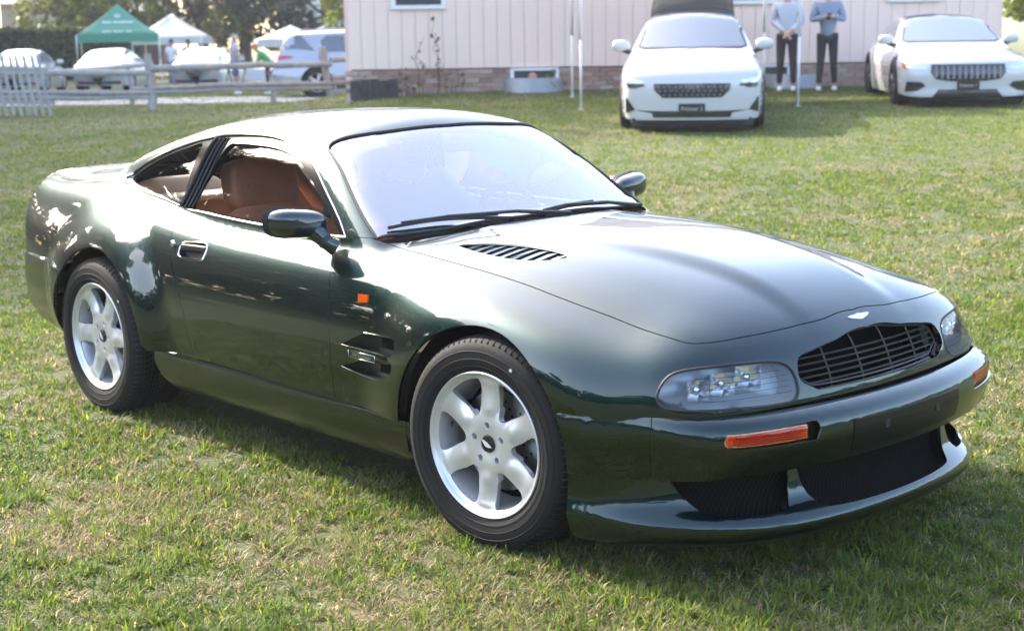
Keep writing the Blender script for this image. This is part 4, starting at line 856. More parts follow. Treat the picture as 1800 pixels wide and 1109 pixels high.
# ---- grille
def f_in(f, d): return lambda p: f(p)+d
gr_big = [(a, b) for a, b in grille_hole]
mb = MB()
rim = on_surf(f_body, MR, grille_hole, -.001); inn = [q+np.array((-.05, 0, 0)) for q in rim]
mb.add(list(map(tuple, rim))+list(map(tuple, inn)), [(i, (i+1) % len(rim), len(rim)+(i+1) % len(rim), len(rim)+i) for i in range(len(rim))]); mb.build('grille_surround', M_paint, coupe)
g_yz = np.array([(q[1], q[2]) for q in rim]); cen = np.array([0, .615])
def gx(y, z, d): return surf(f_body, AlongX(.2, 1.5), np.array(y, float), np.array(z, float)).T-np.array([d, 0, 0])
bars = MB(); shr = cen+(g_yz-cen)*.975
ok_in = lambda y, z: inside([tuple(q) for q in shr], np.stack([y, z], 1))
for z in (.592, .610, .6285, .647, .665):
    y = np.linspace(-.42, .42, 85); o = ok_in(y, np.full(85, z)); y = y[o]
    if len(y) > 4: b = MB(); b.tube(gx(y[::3], np.full(len(y[::3]), z), .030), .0028, 6, flat=2.2, up=(0, 0, 1)); b.build('grille_bar', M_gbar, coupe)
b = MB(); b.tube(gx(shr[::2, 0], shr[::2, 1]-.006*np.sign(shr[::2, 1]-.615), .028), .003, 6, closed=True); b.build('grille_frame', M_gbar, coupe)
for y0 in (-.235, -.08, .08, .235):
    z = np.linspace(.56, .74, 60); o = ok_in(np.full(60, y0), z); z = z[o]
    b = MB(); b.tube(gx(np.full(len(z[::4]), y0), z[::4], .031), .003, 6, up=(0, 1, 0)); b.build('grille_upright', M_gbar, coupe)
b = MB(); b.box((.66, 0, .62), (.02, .86, .26)); b.build('grille_back', M_dark, coupe)
# winged badge on the nose
wingp = [(-.058, .006), (-.045, .009), (-.012, .010), (-.006, .0125), (.006, .0125), (.012, .010), (.045, .009), (.058, .006), (.045, -.001), (.028, -.006), (.012, -.010), (0, -.0125), (-.012, -.010), (-.028, -.006), (-.045, -.001)]
nb = surf(f_body, MR, np.array([.5255]), np.array([PI/2]))[:, 0]
bd = []
for u, v in wingp:
    q = nose_pt(f_body, u, nb[2]+v*.62); bd.append(q)
panel('winged_badge', f_body, MR, bd, mat('badge enamel silver', (.82, .83, .82), .25, .6), coupe, step=(.01, .05), off=.003, fold=.004, gap=0)
# ---- headlamps
for i, sg in enumerate((1, -1)):
    L = lamp if sg == 1 else mir(lamp)
    panel('headlamp_glass', f_body, MR, L, M_lampglass, coupe, step=(.03, .03), off=-.003, fold=0, gap=.001)
    P = on_surf(f_body, MR, L, -.002); mb = MB(); mb.tube(P[::2], .0045, 6, True); mb.build('headlamp_seal', M_rubber, coupe)
    c3 = P.mean(0); inn = [c3+(q-c3)*.93+np.array((-.075, -.0*sg, 0))-np.array((0, math.copysign(.02, q[1]), 0)) for q in P]
    n = len(P); mb = MB(); mb.add([tuple(q) for q in P]+[tuple(q) for q in inn]+[tuple(np.mean(inn, 0))], [(k, (k+1) % n, n+(k+1) % n, n+k) for k in range(n)]+[(n+k, n+(k+1) % n, 2*n) for k in range(n)])
    hb = mb.build('headlamp_bucket', mat('lamp bucket', (.30, .33, .37), .35, .4), coupe)
    for y, z, w, h in ((-.535, .632, .085, .075), (-.625, .622, .08, .07), (-.70, .612, .07, .062)):
        x = surf(f_body, AlongX(.2, 1.5), np.array([y]), np.array([z]))[0, 0]-.085
        mb = MB(); a_, b_ = w/2, h/2; mb.add([(-.045, s_*a_*.62, t_*b_*.66) for s_, t_ in ((-1, -1), (1, -1), (1, 1), (-1, 1))]+[(0, s_*a_, t_*b_) for s_, t_ in ((-1, -1), (1, -1), (1, 1), (-1, 1))], [(0, 1, 2, 3)]+[(k, (k+1) % 4, 4+(k+1) % 4, 4+k) for k in range(4)])
        o = mb.build('reflector', M_reflector, hb, loc=(x+.03, y*sg, z), rot=(0, 0, -.45*sg), smooth=False)
        b2 = MB(); b2.ball((0, 0, 0), .016, 8); b2.build('bulb', M_reflector, hb, loc=(x+.02, y*sg, z))
    
    for z in (.590, .606, .622, .638, .654):
        ys = np.linspace(-.73, -.435, 24); aa = [nose_pt(f_body, y, z) for y in ys]; ok = inside(L if sg == 1 else lamp, np.array(aa)); aa = [q for q, o_ in zip(aa, ok) if o_]
        if len(aa) > 2: mb = MB(); mb.tube([(q[0], q[1]*sg, q[2]) for q in on_surf(f_body, MR, aa, -.0045)], .0009, 4); mb.build('lamp_wire', M_rubber, coupe)
# ---- bonnet vents, side vents, marker, handles, badge, lock
for sg in (1, -1):
    P = on_surf(f_body, MR, vent, -.004); P = np.array([(q[0], q[1]*sg, q[2]) for q in P]); mb = MB(); mb.tube(P[::2], .003, 6, True); mb.build('vent_rim', M_paint, hood)
    panel('vent_back', f_body, MR, [(-.51, .60), (-.51, .68), (-.3, .76), (-.05, .76), (-.02, .70), (-.02, .60), (-.25, .56)], M_dark, hood, step=(.06, .06), off=-.028, fold=0, mirror=sg < 0)
    va = np.array(vent)
    for k in range(9):
        a = -.425+k*.0465; sk = .05
        bb = np.linspace(.56, .78, 120); aa = a+(bb-.67)*sk*2; o = inside(vent, np.stack([aa, bb], 1)); bb = bb[o]; aa = aa[o]
        if len(bb) < 6: continue
        q = [(aa[i], bb[i]) for i in np.linspace(1, len(bb)-2, 6).astype(int)]
        top = on_surf(f_body, MR, q, -.003); low = on_surf(f_body, MR, [(x-.0355, y) for x, y in q], -.008); up2 = on_surf(f_body, MR, [(x+.0035, y) for x, y in q], -.006)
        low2 = low-np.array((0, 0, .003)); rows = [low2, low, top, up2]
        vs = [tuple((p[0], p[1]*sg, p[2])) for r_ in rows for p in r_]; mb = MB(); n = 6
        mb.add(vs, [(r_*n+i, r_*n+i+1, (r_+1)*n+i+1, (r_+1)*n+i) for r_ in range(3) for i in range(n-1)]); mb.build('louvre', M_paint, hood, smooth=True)
for sv in (sv1, sv2):
    den = [q for q in dense(sv, np.array((60., 60.)))]; P = on_surf(f_body, MR, svd(den), -.001); xl = lambda z: sv[0][0]+(z-sv[0][1])/(sv[-1][1]-sv[0][1])*(sv[-1][0]-sv[0][0]); n = len(P)
    dep = lambda x, z: .0005+.034*float(np.clip((x-xl(z))/.17, 0, 1))**1.3
    g = [(x, z) for x in np.linspace(-.77, -.44, 34) for z in np.linspace(.474, .632, 18)]; g = np.array(g); g = g[inside([tuple(q) for q in den], g)]
    g = np.array([q for q in g if np.min(np.hypot(*(np.array(den)-q).T)) > .004]); al = np.concatenate([np.array(den), g]); r_ = delaunay_2d_cdt([Vector(q) for q in al], [(k, (k+1) % n) for k in range(n)], [], 0, 1e-7, True)
    tr = [t for t in r_[2] if inside([tuple(q) for q in den], np.mean([r_[0][k] for k in t], 0)[None])[0]]; Q = np.array([(v.x, v.y) for v in r_[0]]); S3 = surf(f_body, AlongY(), Q[:, 0], Q[:, 1]).T; S3 = S3+np.array([(0, dep(*q), 0) for q in Q])
    mb = MB(); mb.add([tuple(q) for q in S3], [tuple(t) for t in tr]); m = len(P); mb.add([tuple(q) for q in P]+[tuple(q+np.array((0, dep(*d), 0))) for q, d in zip(P, den)], [(k, (k+1) % m, m+(k+1) % m, m+k) for k in range(m)]); so_ = mb.build('side_vent', M_vent_shade, wing, smooth=True, angle=35)
    mb = MB(); x1 = -.446; z0, z1 = (.586, .626) if sv is sv1 else (.500, .543); w_ = .105
    for t in np.linspace(-.5, 1, 17):
        for sgn in (1, -1):
            a = (x1-w_*t, z0) if sgn > 0 else (x1-w_*t, z1); b = (a[0]-(z1-z0), z1) if sgn > 0 else (a[0]-(z1-z0), z0); u0 = max(0, (x1-w_-b[0])/(z1-z0)) if b[0] < x1-w_ else 0
            ts = [q for q in np.linspace(0, 1, 9) if x1-w_ <= a[0]+(b[0]-a[0])*q <= x1]
            if len(ts) > 1: pp = [(a[0]+(b[0]-a[0])*q, a[1]+(b[1]-a[1])*q) for q in (ts[0], ts[-1])]; mb.tube([(x, surf(f_body, AlongY(), np.array([x]), np.array([z]))[1, 0]+.026, z) for x, z in pp], .0011, 4)
    tag(mb.build('vent_mesh', M_mesh, so_), kind='stuff')
    for a_, b_ in (((0, 5), (8, 11)) if sv is sv1 else ((0, 7),)): mb = MB(); mb.tube(on_surf(f_body, MR, svd(crv(sv[a_:b_], 4)), .0004), .0017, 6); mb.build('vent_lip', M_paint, so_)
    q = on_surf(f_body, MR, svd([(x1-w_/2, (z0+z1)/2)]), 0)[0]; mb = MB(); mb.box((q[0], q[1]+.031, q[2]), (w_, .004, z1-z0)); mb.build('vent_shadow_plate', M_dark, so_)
bp_ = on_surf(f_body, MR, svd([(-.655, .562)]), .004)[0]
def text_mesh(name, s, size, ext, m, parent, loc, rot, align='CENTER', sx=1., shear=0.):
    cu = bpy.data.curves.new(name, 'FONT'); cu.body = s; cu.size = size; cu.extrude = ext; cu.align_x = align; cu.align_y = 'CENTER'; cu.shear = shear; cu.resolution_u = 3
    ob = bpy.data.objects.new(name, cu); COL.objects.link(ob); dg = bpy.context.evaluated_depsgraph_get(); me = bpy.data.meshes.new_from_object(ob.evaluated_get(dg)); COL.objects.unlink(ob); bpy.data.objects.remove(ob)
    if sx != 1.:
        for v in me.vertices: v.co.x *= sx
    me.materials.clear(); return tag(link(name, me, m, parent, loc, rot), kind='stuff')
mb = MB(); mb.box((0, 0, 0), (.155, .005, .024)); bdg = mb.build('side_badge', M_black, wing, loc=(-.60, -.9335, .5555), rot=(0, .0, -.015), bevel=.002)
mb = MB()
for z in (-.0115, .0115): mb.box((0, -.003, z), (.155, .003, .0014))
for x in (-.077, .077): mb.box((x, -.003, 0), (.0014, .003, .024))
mb.build('badge_border', M_chrome, bdg)
text_mesh('badge_letters', 'V8 Vantage', .019, .001, M_chrome, bdg, (0, -.0035, 0), (PI/2, 0, 0), sx=1.25, shear=.2)
panel('side_marker', f_body, MR, marker, M_amber, wing, step=(.02, .02), off=.006, fold=.012)
panel('marker_back', f_body, MR, [(-.71, .245), (-.71, .30), (-.63, .30), (-.63, .245)], M_dark, wing, step=(.04, .04), off=-.012, fold=0)
for sg in (1, -1):
    P = on_surf(f_body, MR, hnd, .002); P = np.array([(q[0], q[1]*sg, q[2]) for q in P]); mb = MB(); mb.tube(P, .0042, 6, True); h = mb.build('door_handle', M_chrome, coupe)
    mb = MB(); n = len(P); inn = [q+np.array((0, .028*sg, 0)) for q in P]; mb.add([tuple(q) for q in P]+[tuple(q) for q in inn], [(k, (k+1) % n, n+(k+1) % n, n+k) for k in range(n)]+[tuple(range(n, 2*n))]); mb.build('handle_recess', M_black, h, smooth=False)
    q = on_surf(f_body, MR, [(-1.945+.015*t, .352) for t in range(1)]+[(-1.86, .356), (-1.765, .358)], -.004); mb = MB(); mb.tube([(p[0], p[1]*sg, p[2]) for p in q], .0125, 8, flat=.8); mb.build('handle_paddle', M_black, h)
    q = on_surf(f_body, MR, [(-2.012, .356)], .004)[0]; mb = MB(); mb.lathe([(.0001, .008), (.009, .008), (.0145, .004), (.0155, -.004)], 18, 'y'); mb.v = [(x, -y*1 if sg > 0 else y, z) for x, y, z in mb.v]; mb.build('door_lock', M_chrome, coupe, loc=(q[0], q[1]*sg, q[2]))
# ---- mirrors
def sup_ell(c, r, e1, e2, n=14, M=None):
    mb = MB(); m = 2*n; sp = lambda v, e: math.copysign(abs(v)**e, v); vs = []; fs = []
    for i in range(n+1):
        u = -PI/2+PI*i/n
        for k in range(m):
            w = 2*PI*k/m; p = Vector((r[0]*sp(math.cos(u), e1)*sp(math.cos(w), e2), r[1]*sp(math.cos(u), e1)*sp(math.sin(w), e2), r[2]*sp(math.sin(u), e1)))
            if M is not None: p = M @ p
            vs.append((p.x+c[0], p.y+c[1], p.z+c[2]))
    for i in range(n):
        for k in range(m): fs.append((i*m+k, i*m+(k+1) % m, (i+1)*m+(k+1) % m, (i+1)*m+k))
    return mb.add(vs, fs)
M_mirror = mat('dark gloss mirror shell', (.006, .012, .014), .15, .2, Coat_Weight=1., Coat_Roughness=.01)
for sg in (1, -1):
    cy = -.897*sg; cz = .992; xs = [-1.068, -1.062, -1.05, -1.038, -1.018, -1.0, -.984, -.972, -.964, -.961]; sc_ = [.86, .97, 1., 1., .985, .94, .86, .72, .45, .05]
    mb = MB(); n = 36
    for x, k in zip(xs, sc_):
        for i in range(n):
            w = 2*PI*i/n; e = .62; yy = .109*k*math.copysign(abs(math.cos(w))**e, math.cos(w)); zz_ = .054*k*math.copysign(abs(math.sin(w))**e, math.sin(w))
            mb.v.append((x+.16*yy*sg, cy+yy+.10*(x+1.066)*sg, cz+zz_-.10*yy*sg-.01))
    for j in range(len(xs)-1): mb.f += [(j*n+i, j*n+(i+1) % n, (j+1)*n+(i+1) % n, (j+1)*n+i) for i in range(n)]
    mb.f += [tuple(range(n)), tuple(range((len(xs)-1)*n, len(xs)*n))]; mb.mi = [0]*len(mb.f)
    mr_ = mb.build('door_mirror', M_mirror, coupe, angle=70)
    for x in (-1.060, -1.052, -1.044, -1.036):
        mb = MB(); pts = []
        for i in range(n):
            w = 2*PI*i/n; e = .62; yy = .1095*math.copysign(abs(math.cos(w))**e, math.cos(w)); zz_ = .0545*math.copysign(abs(math.sin(w))**e, math.sin(w)); pts.append((x+.16*yy*sg, cy+yy+.10*(x+1.066)*sg, cz+zz_-.10*yy*sg-.01))
        mb.tube(pts, .0032, 5, True); mb.build('mirror_ridge', M_rubber, mr_)
    mb = MB(); mb.tube([(-.998, -.845*sg, .962), (-.968, -.825*sg, .930), (-.952, -.812*sg, .908), (-.945, -.785*sg, .893)], [.040, .032, .027, .034], 12, flat=1.); mb.build('mirror_foot', M_mirror, mr_); mb = MB(); mb.tube([(-.964, -.821*sg, .924), (-.953, -.812*sg, .910)], .0315, 12); mb.build('foot_gaiter', M_rubber, mr_)
    mb = MB(); mb.box((-1.070, cy, cz-.004), (.004, .17, .078), M=Matrix.Rotation(-.16*sg, 3, 'Z')); mb.build('mirror_glass', M_chrome, mr_)
# ---- wipers lie at the foot of the screen
for pts, piv in (([(-.787, -.66, .958), (-.763, -.56, .968), (-.738, -.43, .973), (-.702, -.295, .968), (-.667, -.137, .957)], (-.60, .10, .965)), ([(-.664, -.045, .958), (-.676, .07, .967), (-.70, .223, .972), (-.722, .44, .962)], (-.70, .60, .945))):
    c = [np.array(q)+np.array((.004, 0, .006)) for q in crv(pts, 4)]
    mb = MB(); mb.tube(c, .0065, 6, flat=.7); w = mb.build('wiper_blade', M_rubber, coupe)
    mb = MB(); mid = np.array(c[len(c)//2])+np.array((.01, 0, .012)); mb.tube([c[2]+np.array((.006, 0, .012)), mid, c[-3]+np.array((.008, 0, .013))], .0045, 6)
    e = np.array(piv); mb.tube([mid, mid*.45+e*.55+np.array((.0, 0, .012)), e], [.0055, .007, .010], 6); mb.build('wiper_arm', M_black, w)
panel('scuttle', f_lower, MR, both_sides([(-.545, PI/2), (-.57, 1.15), (-.63, .80), (-.71, .59), (-.755, .54), (-.80, .54), (-.78, .66), (-.74, .85), (-.72, 1.2), (-.71, PI/2)]), M_black, coupe, step=(.05, .06), off=-.016, fold=0)
# ---- wheels
def wheel_mesh():
    root = empty('wheel', (0, 0, 0)); mb = MB()
    R = .355; tp = [(.225, -.01), (.237, -.004), (.246, .002), (.256, .008), (.275, .014), (.300, .016), (.322, .0125), (.338, .004), (.348, -.008), (.353, -.022)]
    tread = []
    for y in np.linspace(-.03, -.245, 12): tread += [(R, y), (R, y-.012), (R-.007, y-.0125), (R-.007, y-.0165)]
    prof = [(r, -h) for r, h in tp]+[(r, -y) for r, y in tread]+[(.348, .268), (.325, .282), (.28, .285), (.23, .27)]
    mb.lathe(prof, 96, 'y'); mb.build('tyre', M_tyre, root, angle=50)
    mb = MB()
    for i in range(84):
        a = 2*PI*i/84
        for y, dy in ((.034, .05), (.095, .06), (.165, .06)):
            p0 = (R*math.cos(a)+.0003, y, R*math.sin(a)); p1 = (R*math.cos(a+.035), y+dy*.8, R*math.sin(a+.035)); mb.tube([p0, p1], .0014, 3, cap=False)
        p0 = (.3405*math.cos(a), -.0035, .3405*math.sin(a)); p1 = (.3525*math.cos(a+.01), .02, .3525*math.sin(a+.01)); mb.tube([p0, p1], .0024, 4)
    tag(mb.build('tread_sipes', M_rubber, root), kind='stuff')
    for r in (.263, .287, .312): b = MB(); b.tube([(r*math.cos(a), -.0125-.003*(r > .27), r*math.sin(a)) for a in np.linspace(0, 2*PI, 73)[:-1]], .0012, 4, True); b.build('sidewall_ring', M_tyre, root)
    mb = MB(); mb.lathe([(.2435, .006), (.2435, -.004), (.240, -.0065), (.236, -.004), (.231, .004), (.226, .016), (.217, .05), (.21, .09), (.205, .16), (.205, .24), (.23, .262)], 72, 'y'); rim_ = mb.build('rim', M_alloy, root, angle=50)
    # spoke face: disc with six windows, dished
    zf = spl([0, .035, .06, .10, .14, .18, .21, .225, .2335], [.028, .022, .018, .020, .026, .028, .020, .010, .0025]); pts = [(.2335*math.cos(a), .2335*math.sin(a)) for a in np.linspace(0, 2*PI, 97)[:-1]]; holes = []
    for k in range(6):
        h = []
        for rr, da in ((.100, 0), (.108, .13), (.140, .225), (.185, .315), (.206, .325), (.2185, .27), (.2195, 0), (.2185, -.27), (.206, -.325), (.185, -.315), (.140, -.225), (.108, -.13)):
            a = PI/2-.06+PI/6*1+k*PI/3+da; h.append((rr*math.cos(a), rr*math.sin(a)))
        holes.append(crv(h, 4, True))
    lug = [[(.062*math.cos(2*PI*k/5+.35)+.0115*math.cos(b), .062*math.sin(2*PI*k/5+.35)+.0115*math.sin(b)) for b in np.linspace(0, 2*PI, 17)[:-1]] for k in range(5)]
    class Face:
        r = (-.1, .1)
        def pt(s, a, b, r): return np.array([a, r, b])
    def f_face(p):
        r = np.sqrt(p[0]**2+p[2]**2); ang = np.arctan2(p[2], p[0]); kk_ = np.cos(6*(ang-PI/2+.06)); ridge = .009*np.maximum(kk_, -.3)*sstep(.08, .13, r)*(1-sstep(.20, .228, r))
        return -(p[1]-(zf(r)-ridge))
    class Face2(Face): r = (.09, -.06)
    face = panel('spoke_face', f_face, Face2(), pts, M_alloy, root, holes=holes+lug, step=(.008, .008), gap=.0, fold=.03)
    for l in lug:
        c = np.mean(l, 0); b = MB(); b.lathe([(.0001, .004), (.008, .004), (.0085, .02)], 12, 'y'); b.build('lug_nut', M_steel, root, loc=(c[0], .034, c[1]))
    mb = MB(); mb.lathe([(.0001, -.006), (.026, -.004), (.030, .002), (.031, .012)], 32, 'y'); hub = mb.build('hub_cap', mat_once('hub black', (.006, .007, .007), .2), root, loc=(0, .020, 0))
    mb = MB(); mb.prism([(x*.40, y*.62) for x, y in wingp], .0, .003, M=Matrix.Rotation(PI/2, 4, 'X')); mb.build('hub_wings', mat_once('badge white metal', (.70, .70, .68), .35, .2), hub, loc=(0, -.0055, 0), rot=(0, .5, 0))
    mb = MB(); mb.lathe([(.05, .085), (.168, .085), (.168, .112), (.05, .112)], 48, 'y'); disc = mb.build('brake_disc', M_steel, root)
    mb = MB(); 
    for k in range(36):
        a = 2*PI*k/36; mb.lathe([(.0001, 0), (.0045, 0)], 8, 'y', c=((.10+.05*((k*7) % 3)/3)*math.cos(a), .0845, (.10+.05*((k*7) % 3)/3)*math.sin(a)))
    tag(mb.build('disc_holes', M_dark, disc), kind='stuff')
    mb = MB(); mb.lathe([(.11, .075), (.182, .07), (.182, .125), (.11, .125)], 14, 'y', closed=True, a0=PI*.78, a1=PI*1.22); mb.build('brake_caliper', M_black, root)
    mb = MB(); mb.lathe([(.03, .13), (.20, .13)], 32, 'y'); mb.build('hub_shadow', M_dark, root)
    q = math.radians(63); mb = MB(); mb.lathe([(.0001, -.001), (.006, -.0005), (.0065, .001)], 12, 'y'); mb.build('balance_dot', mat_once('paint dot', (.5, .5, .48), .6), root, loc=(.302*math.cos(q), -.0155, .302*math.sin(q)))
    a = math.radians(170); mb = MB(); mb.tube([(.2*math.cos(a), .055, .2*math.sin(a)), (.172*math.cos(a), .03, .172*math.sin(a))], .004, 8); mb.build('valve', M_rubber, root)
    return root
_mc = {}
def mat_once(n, *a, **k):
    if n not in _mc: _mc[n] = mat(n, *a, **k)
    return _mc[n]
wh = wheel_mesh(); wh.parent = coupe; wh.location = (0, -.905, .345); wh.rotation_euler = (0, 0, .088)
for x, sg, st, sp in ((-2.611, 1, 0, .42), (0, -1, .088, .2), (-2.611, -1, 0, .9)):
    w = copy_tree(wh, coupe); w.location = (x, -.906*sg, .345); w.rotation_euler = (0, sp, st+(0 if sg > 0 else PI))
for A in (FA, RA):
    for sg in (1, -1):
        mb = MB(); r = A[2]+.012; n = 24; ang = np.linspace(-.25, PI+.25, n)
        v0 = [(A[0]+r*math.cos(a), -.885*sg, A[1]+r*math.sin(a)) for a in ang]; v1 = [(x, -.52*sg, z) for x, _, z in v0]; cc = (A[0], -.52*sg, A[1])
        mb.add(v0+v1+[cc], [(i, i+1, n+i+1, n+i) for i in range(n-1)]+[(n+i, n+i+1, 2*n) for i in range(n-1)]); mb.build('wheel_liner', M_dark, coupe)
mb = MB(); mb.box((-1.30, 0, .235), (1.75, 1.60, .10)); mb.box((-3.2, 0, .33), (.7, 1.3, .14)); mb.box((.52, 0, .28), (.34, .7, .12)); mb.box((.1, 0, .50), (1.1, 1.0, .30)); mb.box((-2.6, 0, .5), (.8, 1.0, .3)); mb.build('underbody', M_dark, coupe, smooth=False)
# ---- cabin
mb = MB(); mb.box((-1.45, 0, .31), (1.9, 1.5, .02)); mb.build('cabin_floor', mat('dark carpet', (.03, .02, .017), .95), coupe, smooth=False)
for sg in (1, -1):
    mb = MB(); mb.box((-1.50, -.735*sg, .58), (1.35, .05, .60)); mb.box((-1.5, -.70*sg, .66), (.7, .07, .07)); mb.build('door_card', M_tan, coupe, smooth=False, bevel=.012)
    mb = MB(); mb.box((-2.55, -.66*sg, .66), (.72, .05, .62)); mb.build('rear_side_trim', mat_once('beige trim', (.50, .40, .32), .6), coupe, bevel=.02)
mb = MB(); mb.box((-.86, 0, .72), (.42, 1.42, .26)); mb.box((-.98, 0, .85), (.22, 1.42, .05)); mb.build('dashboard', mat_once('dash leather', (.10, .055, .035), .5), coupe, smooth=False, bevel=.03)
mb = MB(); mb.box((-2.85, 0, .93), (.62, 1.16, .03)); mb.build('parcel_shelf', mat_once('beige trim', (.50, .40, .32), .6), coupe, bevel=.01)
def seat(x, y, back=.38, wid=.25):
    s = empty('seat'); s.parent = coupe
    Mt = Matrix.Rotation(-back, 4, 'Y')
    sup_ell((x+.36, y, .48), (.29, wid, .10), .45, .4).build('seat_cushion', M_tan, s)
    sup_ell((x+.04, y, .68), (.085, wid, .275), .5, .5, M=Mt).build('seat_back', M_tan, s)
    for k in (-1, 1): sup_ell((x+.10, y+k*(wid-.045), .64), (.085, .05, .22), .6, .7, M=Mt).build('seat_bolster', M_tan, s)
    sup_ell((x-.085, y, 1.025), (.068, wid-.075, .118), .45, .40, n=16, M=Matrix.Rotation(-.18, 4, 'Y')).build('headrest', M_tan, s)
    for k in (-1, 1):
        mb = MB(); mb.tube([(x-.020, y+k*(wid-.145), .93), (x-.019, y+k*(wid-.145), 1.03), (x-.045, y+k*(wid-.145), 1.13)], .002, 4); mb.build('seam_piping', mat_once('dark piping', (.16, .05, .025), .5), s)
    return s
seat(-1.97, -.37); seat(-1.97, .37)
for y in (-.34, .34):
    s = empty('seat'); s.parent = coupe; sup_ell((-2.52, y, .58), (.20, .27, .09), .5, .45).build('seat_cushion', mat_once('beige leather', (.52, .40, .30), .5), s)
    sup_ell((-2.78, y, .80), (.08, .27, .22), .5, .45, M=Matrix.Rotation(-.35, 4, 'Y')).build('seat_back', mat_once('beige leather', (.52, .40, .30), .5), s)
mb = MB(); mb.tube([(-1.22+.19*math.sin(a)*-.35, .37+.19*math.cos(a), .83+.19*math.sin(a)*.94) for a in np.linspace(0, 2*PI, 41)[:-1]], .015, 8, True); mb.tube([(-1.22, .37, .83), (-1.0, .37, .76)], .03, 8)
for a in (PI/2, PI*1.15, -PI*.15): mb.tube([(-1.22, .37, .83), (-1.22-.066*math.sin(a), .37+.18*math.cos(a), .83+.178*math.sin(a))], .012, 6)
mb.build('steering_wheel', M_black, coupe)
panel('headlining', f_body, MR, both_sides([(-1.25, PI/2), (-1.27, 1.05), (-1.33, .96), (-1.9, .975), (-2.25, .97), (-2.3, 1.2), (-2.3, PI/2)]), M_cream, coupe, step=(.06, .08), off=-.03, fold=0)
mb = MB(); mb.box((-1.16, .02, 1.205), (.02, .16, .045)); mb.build('rear_view_mirror', M_cream, coupe, bevel=.01)

# ---------------------------------------------------------------- the parked cars in the background
M_wpaint = mat('white car paint', (.50, .50, .50), .25, Coat_Weight=1., Coat_Roughness=.03); M_spaint = mat('silver car paint', (.36, .38, .43), .28, .4, Coat_Weight=1., Coat_Roughness=.03)
M_cglass = mat('tinted car glass', (.035, .045, .06), .03, Specular_IOR_Level=1.0, Coat_Weight=1., Coat_IOR=1.8); M_clad = mat('black car cladding', (.022, .022, .025), .55); M_red = mat('red lamp', (.45, .02, .015), .15); M_lampw = mat('pale lamp lens', (.62, .66, .72), .12, .3)
M_blackg = mat('black gloss insert', (.012, .013, .018), .18, Coat_Weight=.5)
def bg_wheel(R, w, mrim, name='wheel'):
    root = empty(name); mb = MB(); mb.lathe([(R*.66, -.005), (R*.74, -.02), (R*.90, -.022), (R*.97, -.004), (R, .03), (R, w-.03), (R*.95, w), (R*.66, w-.01)], 40, 'y'); mb.build('tyre', M_tyre, root)
    mb = MB(); mb.lathe([(R*.70, -.012), (R*.67, .004), (R*.60, .06), (R*.58, w-.03)], 36, 'y')
    for k in range(5):
        for da in (-.13, .13): a = 2*math.pi*k/5+.3; mb.tube([(R*.08*math.cos(a), .012, R*.08*math.sin(a)), (R*.66*math.cos(a+da), .006, R*.66*math.sin(a+da))], [R*.085, R*.05], 6)
    mb.lathe([(.0001, .0), (R*.14, .003), (R*.16, .03)], 20, 'y'); mb.build('rim', mrim, root)
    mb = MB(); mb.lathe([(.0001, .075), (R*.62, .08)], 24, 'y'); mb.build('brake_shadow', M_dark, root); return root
class CarShape:
    def __init__(s, **k): s.__dict__.update(k); s.wp = spl(*k['plan']); s.zc = spl(*k['top']); s.nn = spl(*k['nose']); s.rf = spl(*k['roof']); s.tl = spl(*k['tail'])
    def wheel_flare(s, x, z): return sum(.022*(1-sstep(s.R+.06, s.R+.20, np.sqrt((x-c)**2+(z-s.R)**2))) for c in (0, -s.wb))
    def lower(s, p):
        x, y, z = p; q = np.sqrt(y*y+1e-8); u = np.maximum(z-s.zmid, 0); lo = np.maximum(.42-z, 0)
        a = q-(s.wp(x)-s.tum*u*u-.35*lo*lo+s.wheel_flare(x, z)); b = z-(s.zc(x)-s.crown*(q/.8)**3)
        c = x-(s.nn(z)-s.bow*q*q-.10*q**6); d = (s.tl(z)+.10*q*q+.10*q**5)-x
        return smax(smax(smax(a, b, .12), c, s.kn), d, .12)
    def green(s, p):
        x, y, z = p; q = np.sqrt(y*y+1e-8); u = z-s.belt
        a = (q-(s.wg-s.gt*u-.12*u*u-s.taper*np.maximum(-x-2.2, 0)**2))*.93; b = z-(s.rf(x)-.055*(q/.6)**2)
        (x0, z0), (x1, z1) = s.ws; L = math.hypot(x1-x0, z1-z0); nx, nz = (z1-z0)/L, -(x1-x0)/L
        w = (x-x0+.20*q*q)*nx+(z-z0)*nz
        (x0, z0), (x1, z1) = s.rs; L = math.hypot(x1-x0, z1-z0); nx, nz = (z1-z0)/L, -(x1-x0)/L
        r = (x-x0-.15*q*q)*-abs(nx)+(z-z0)*abs(nz)
        return np.maximum(smax(smax(smax(a, b, .10), w, .05), r, .08), .6-z)
    def f(s, p): return smin(s.lower(p), s.green(p), .03)
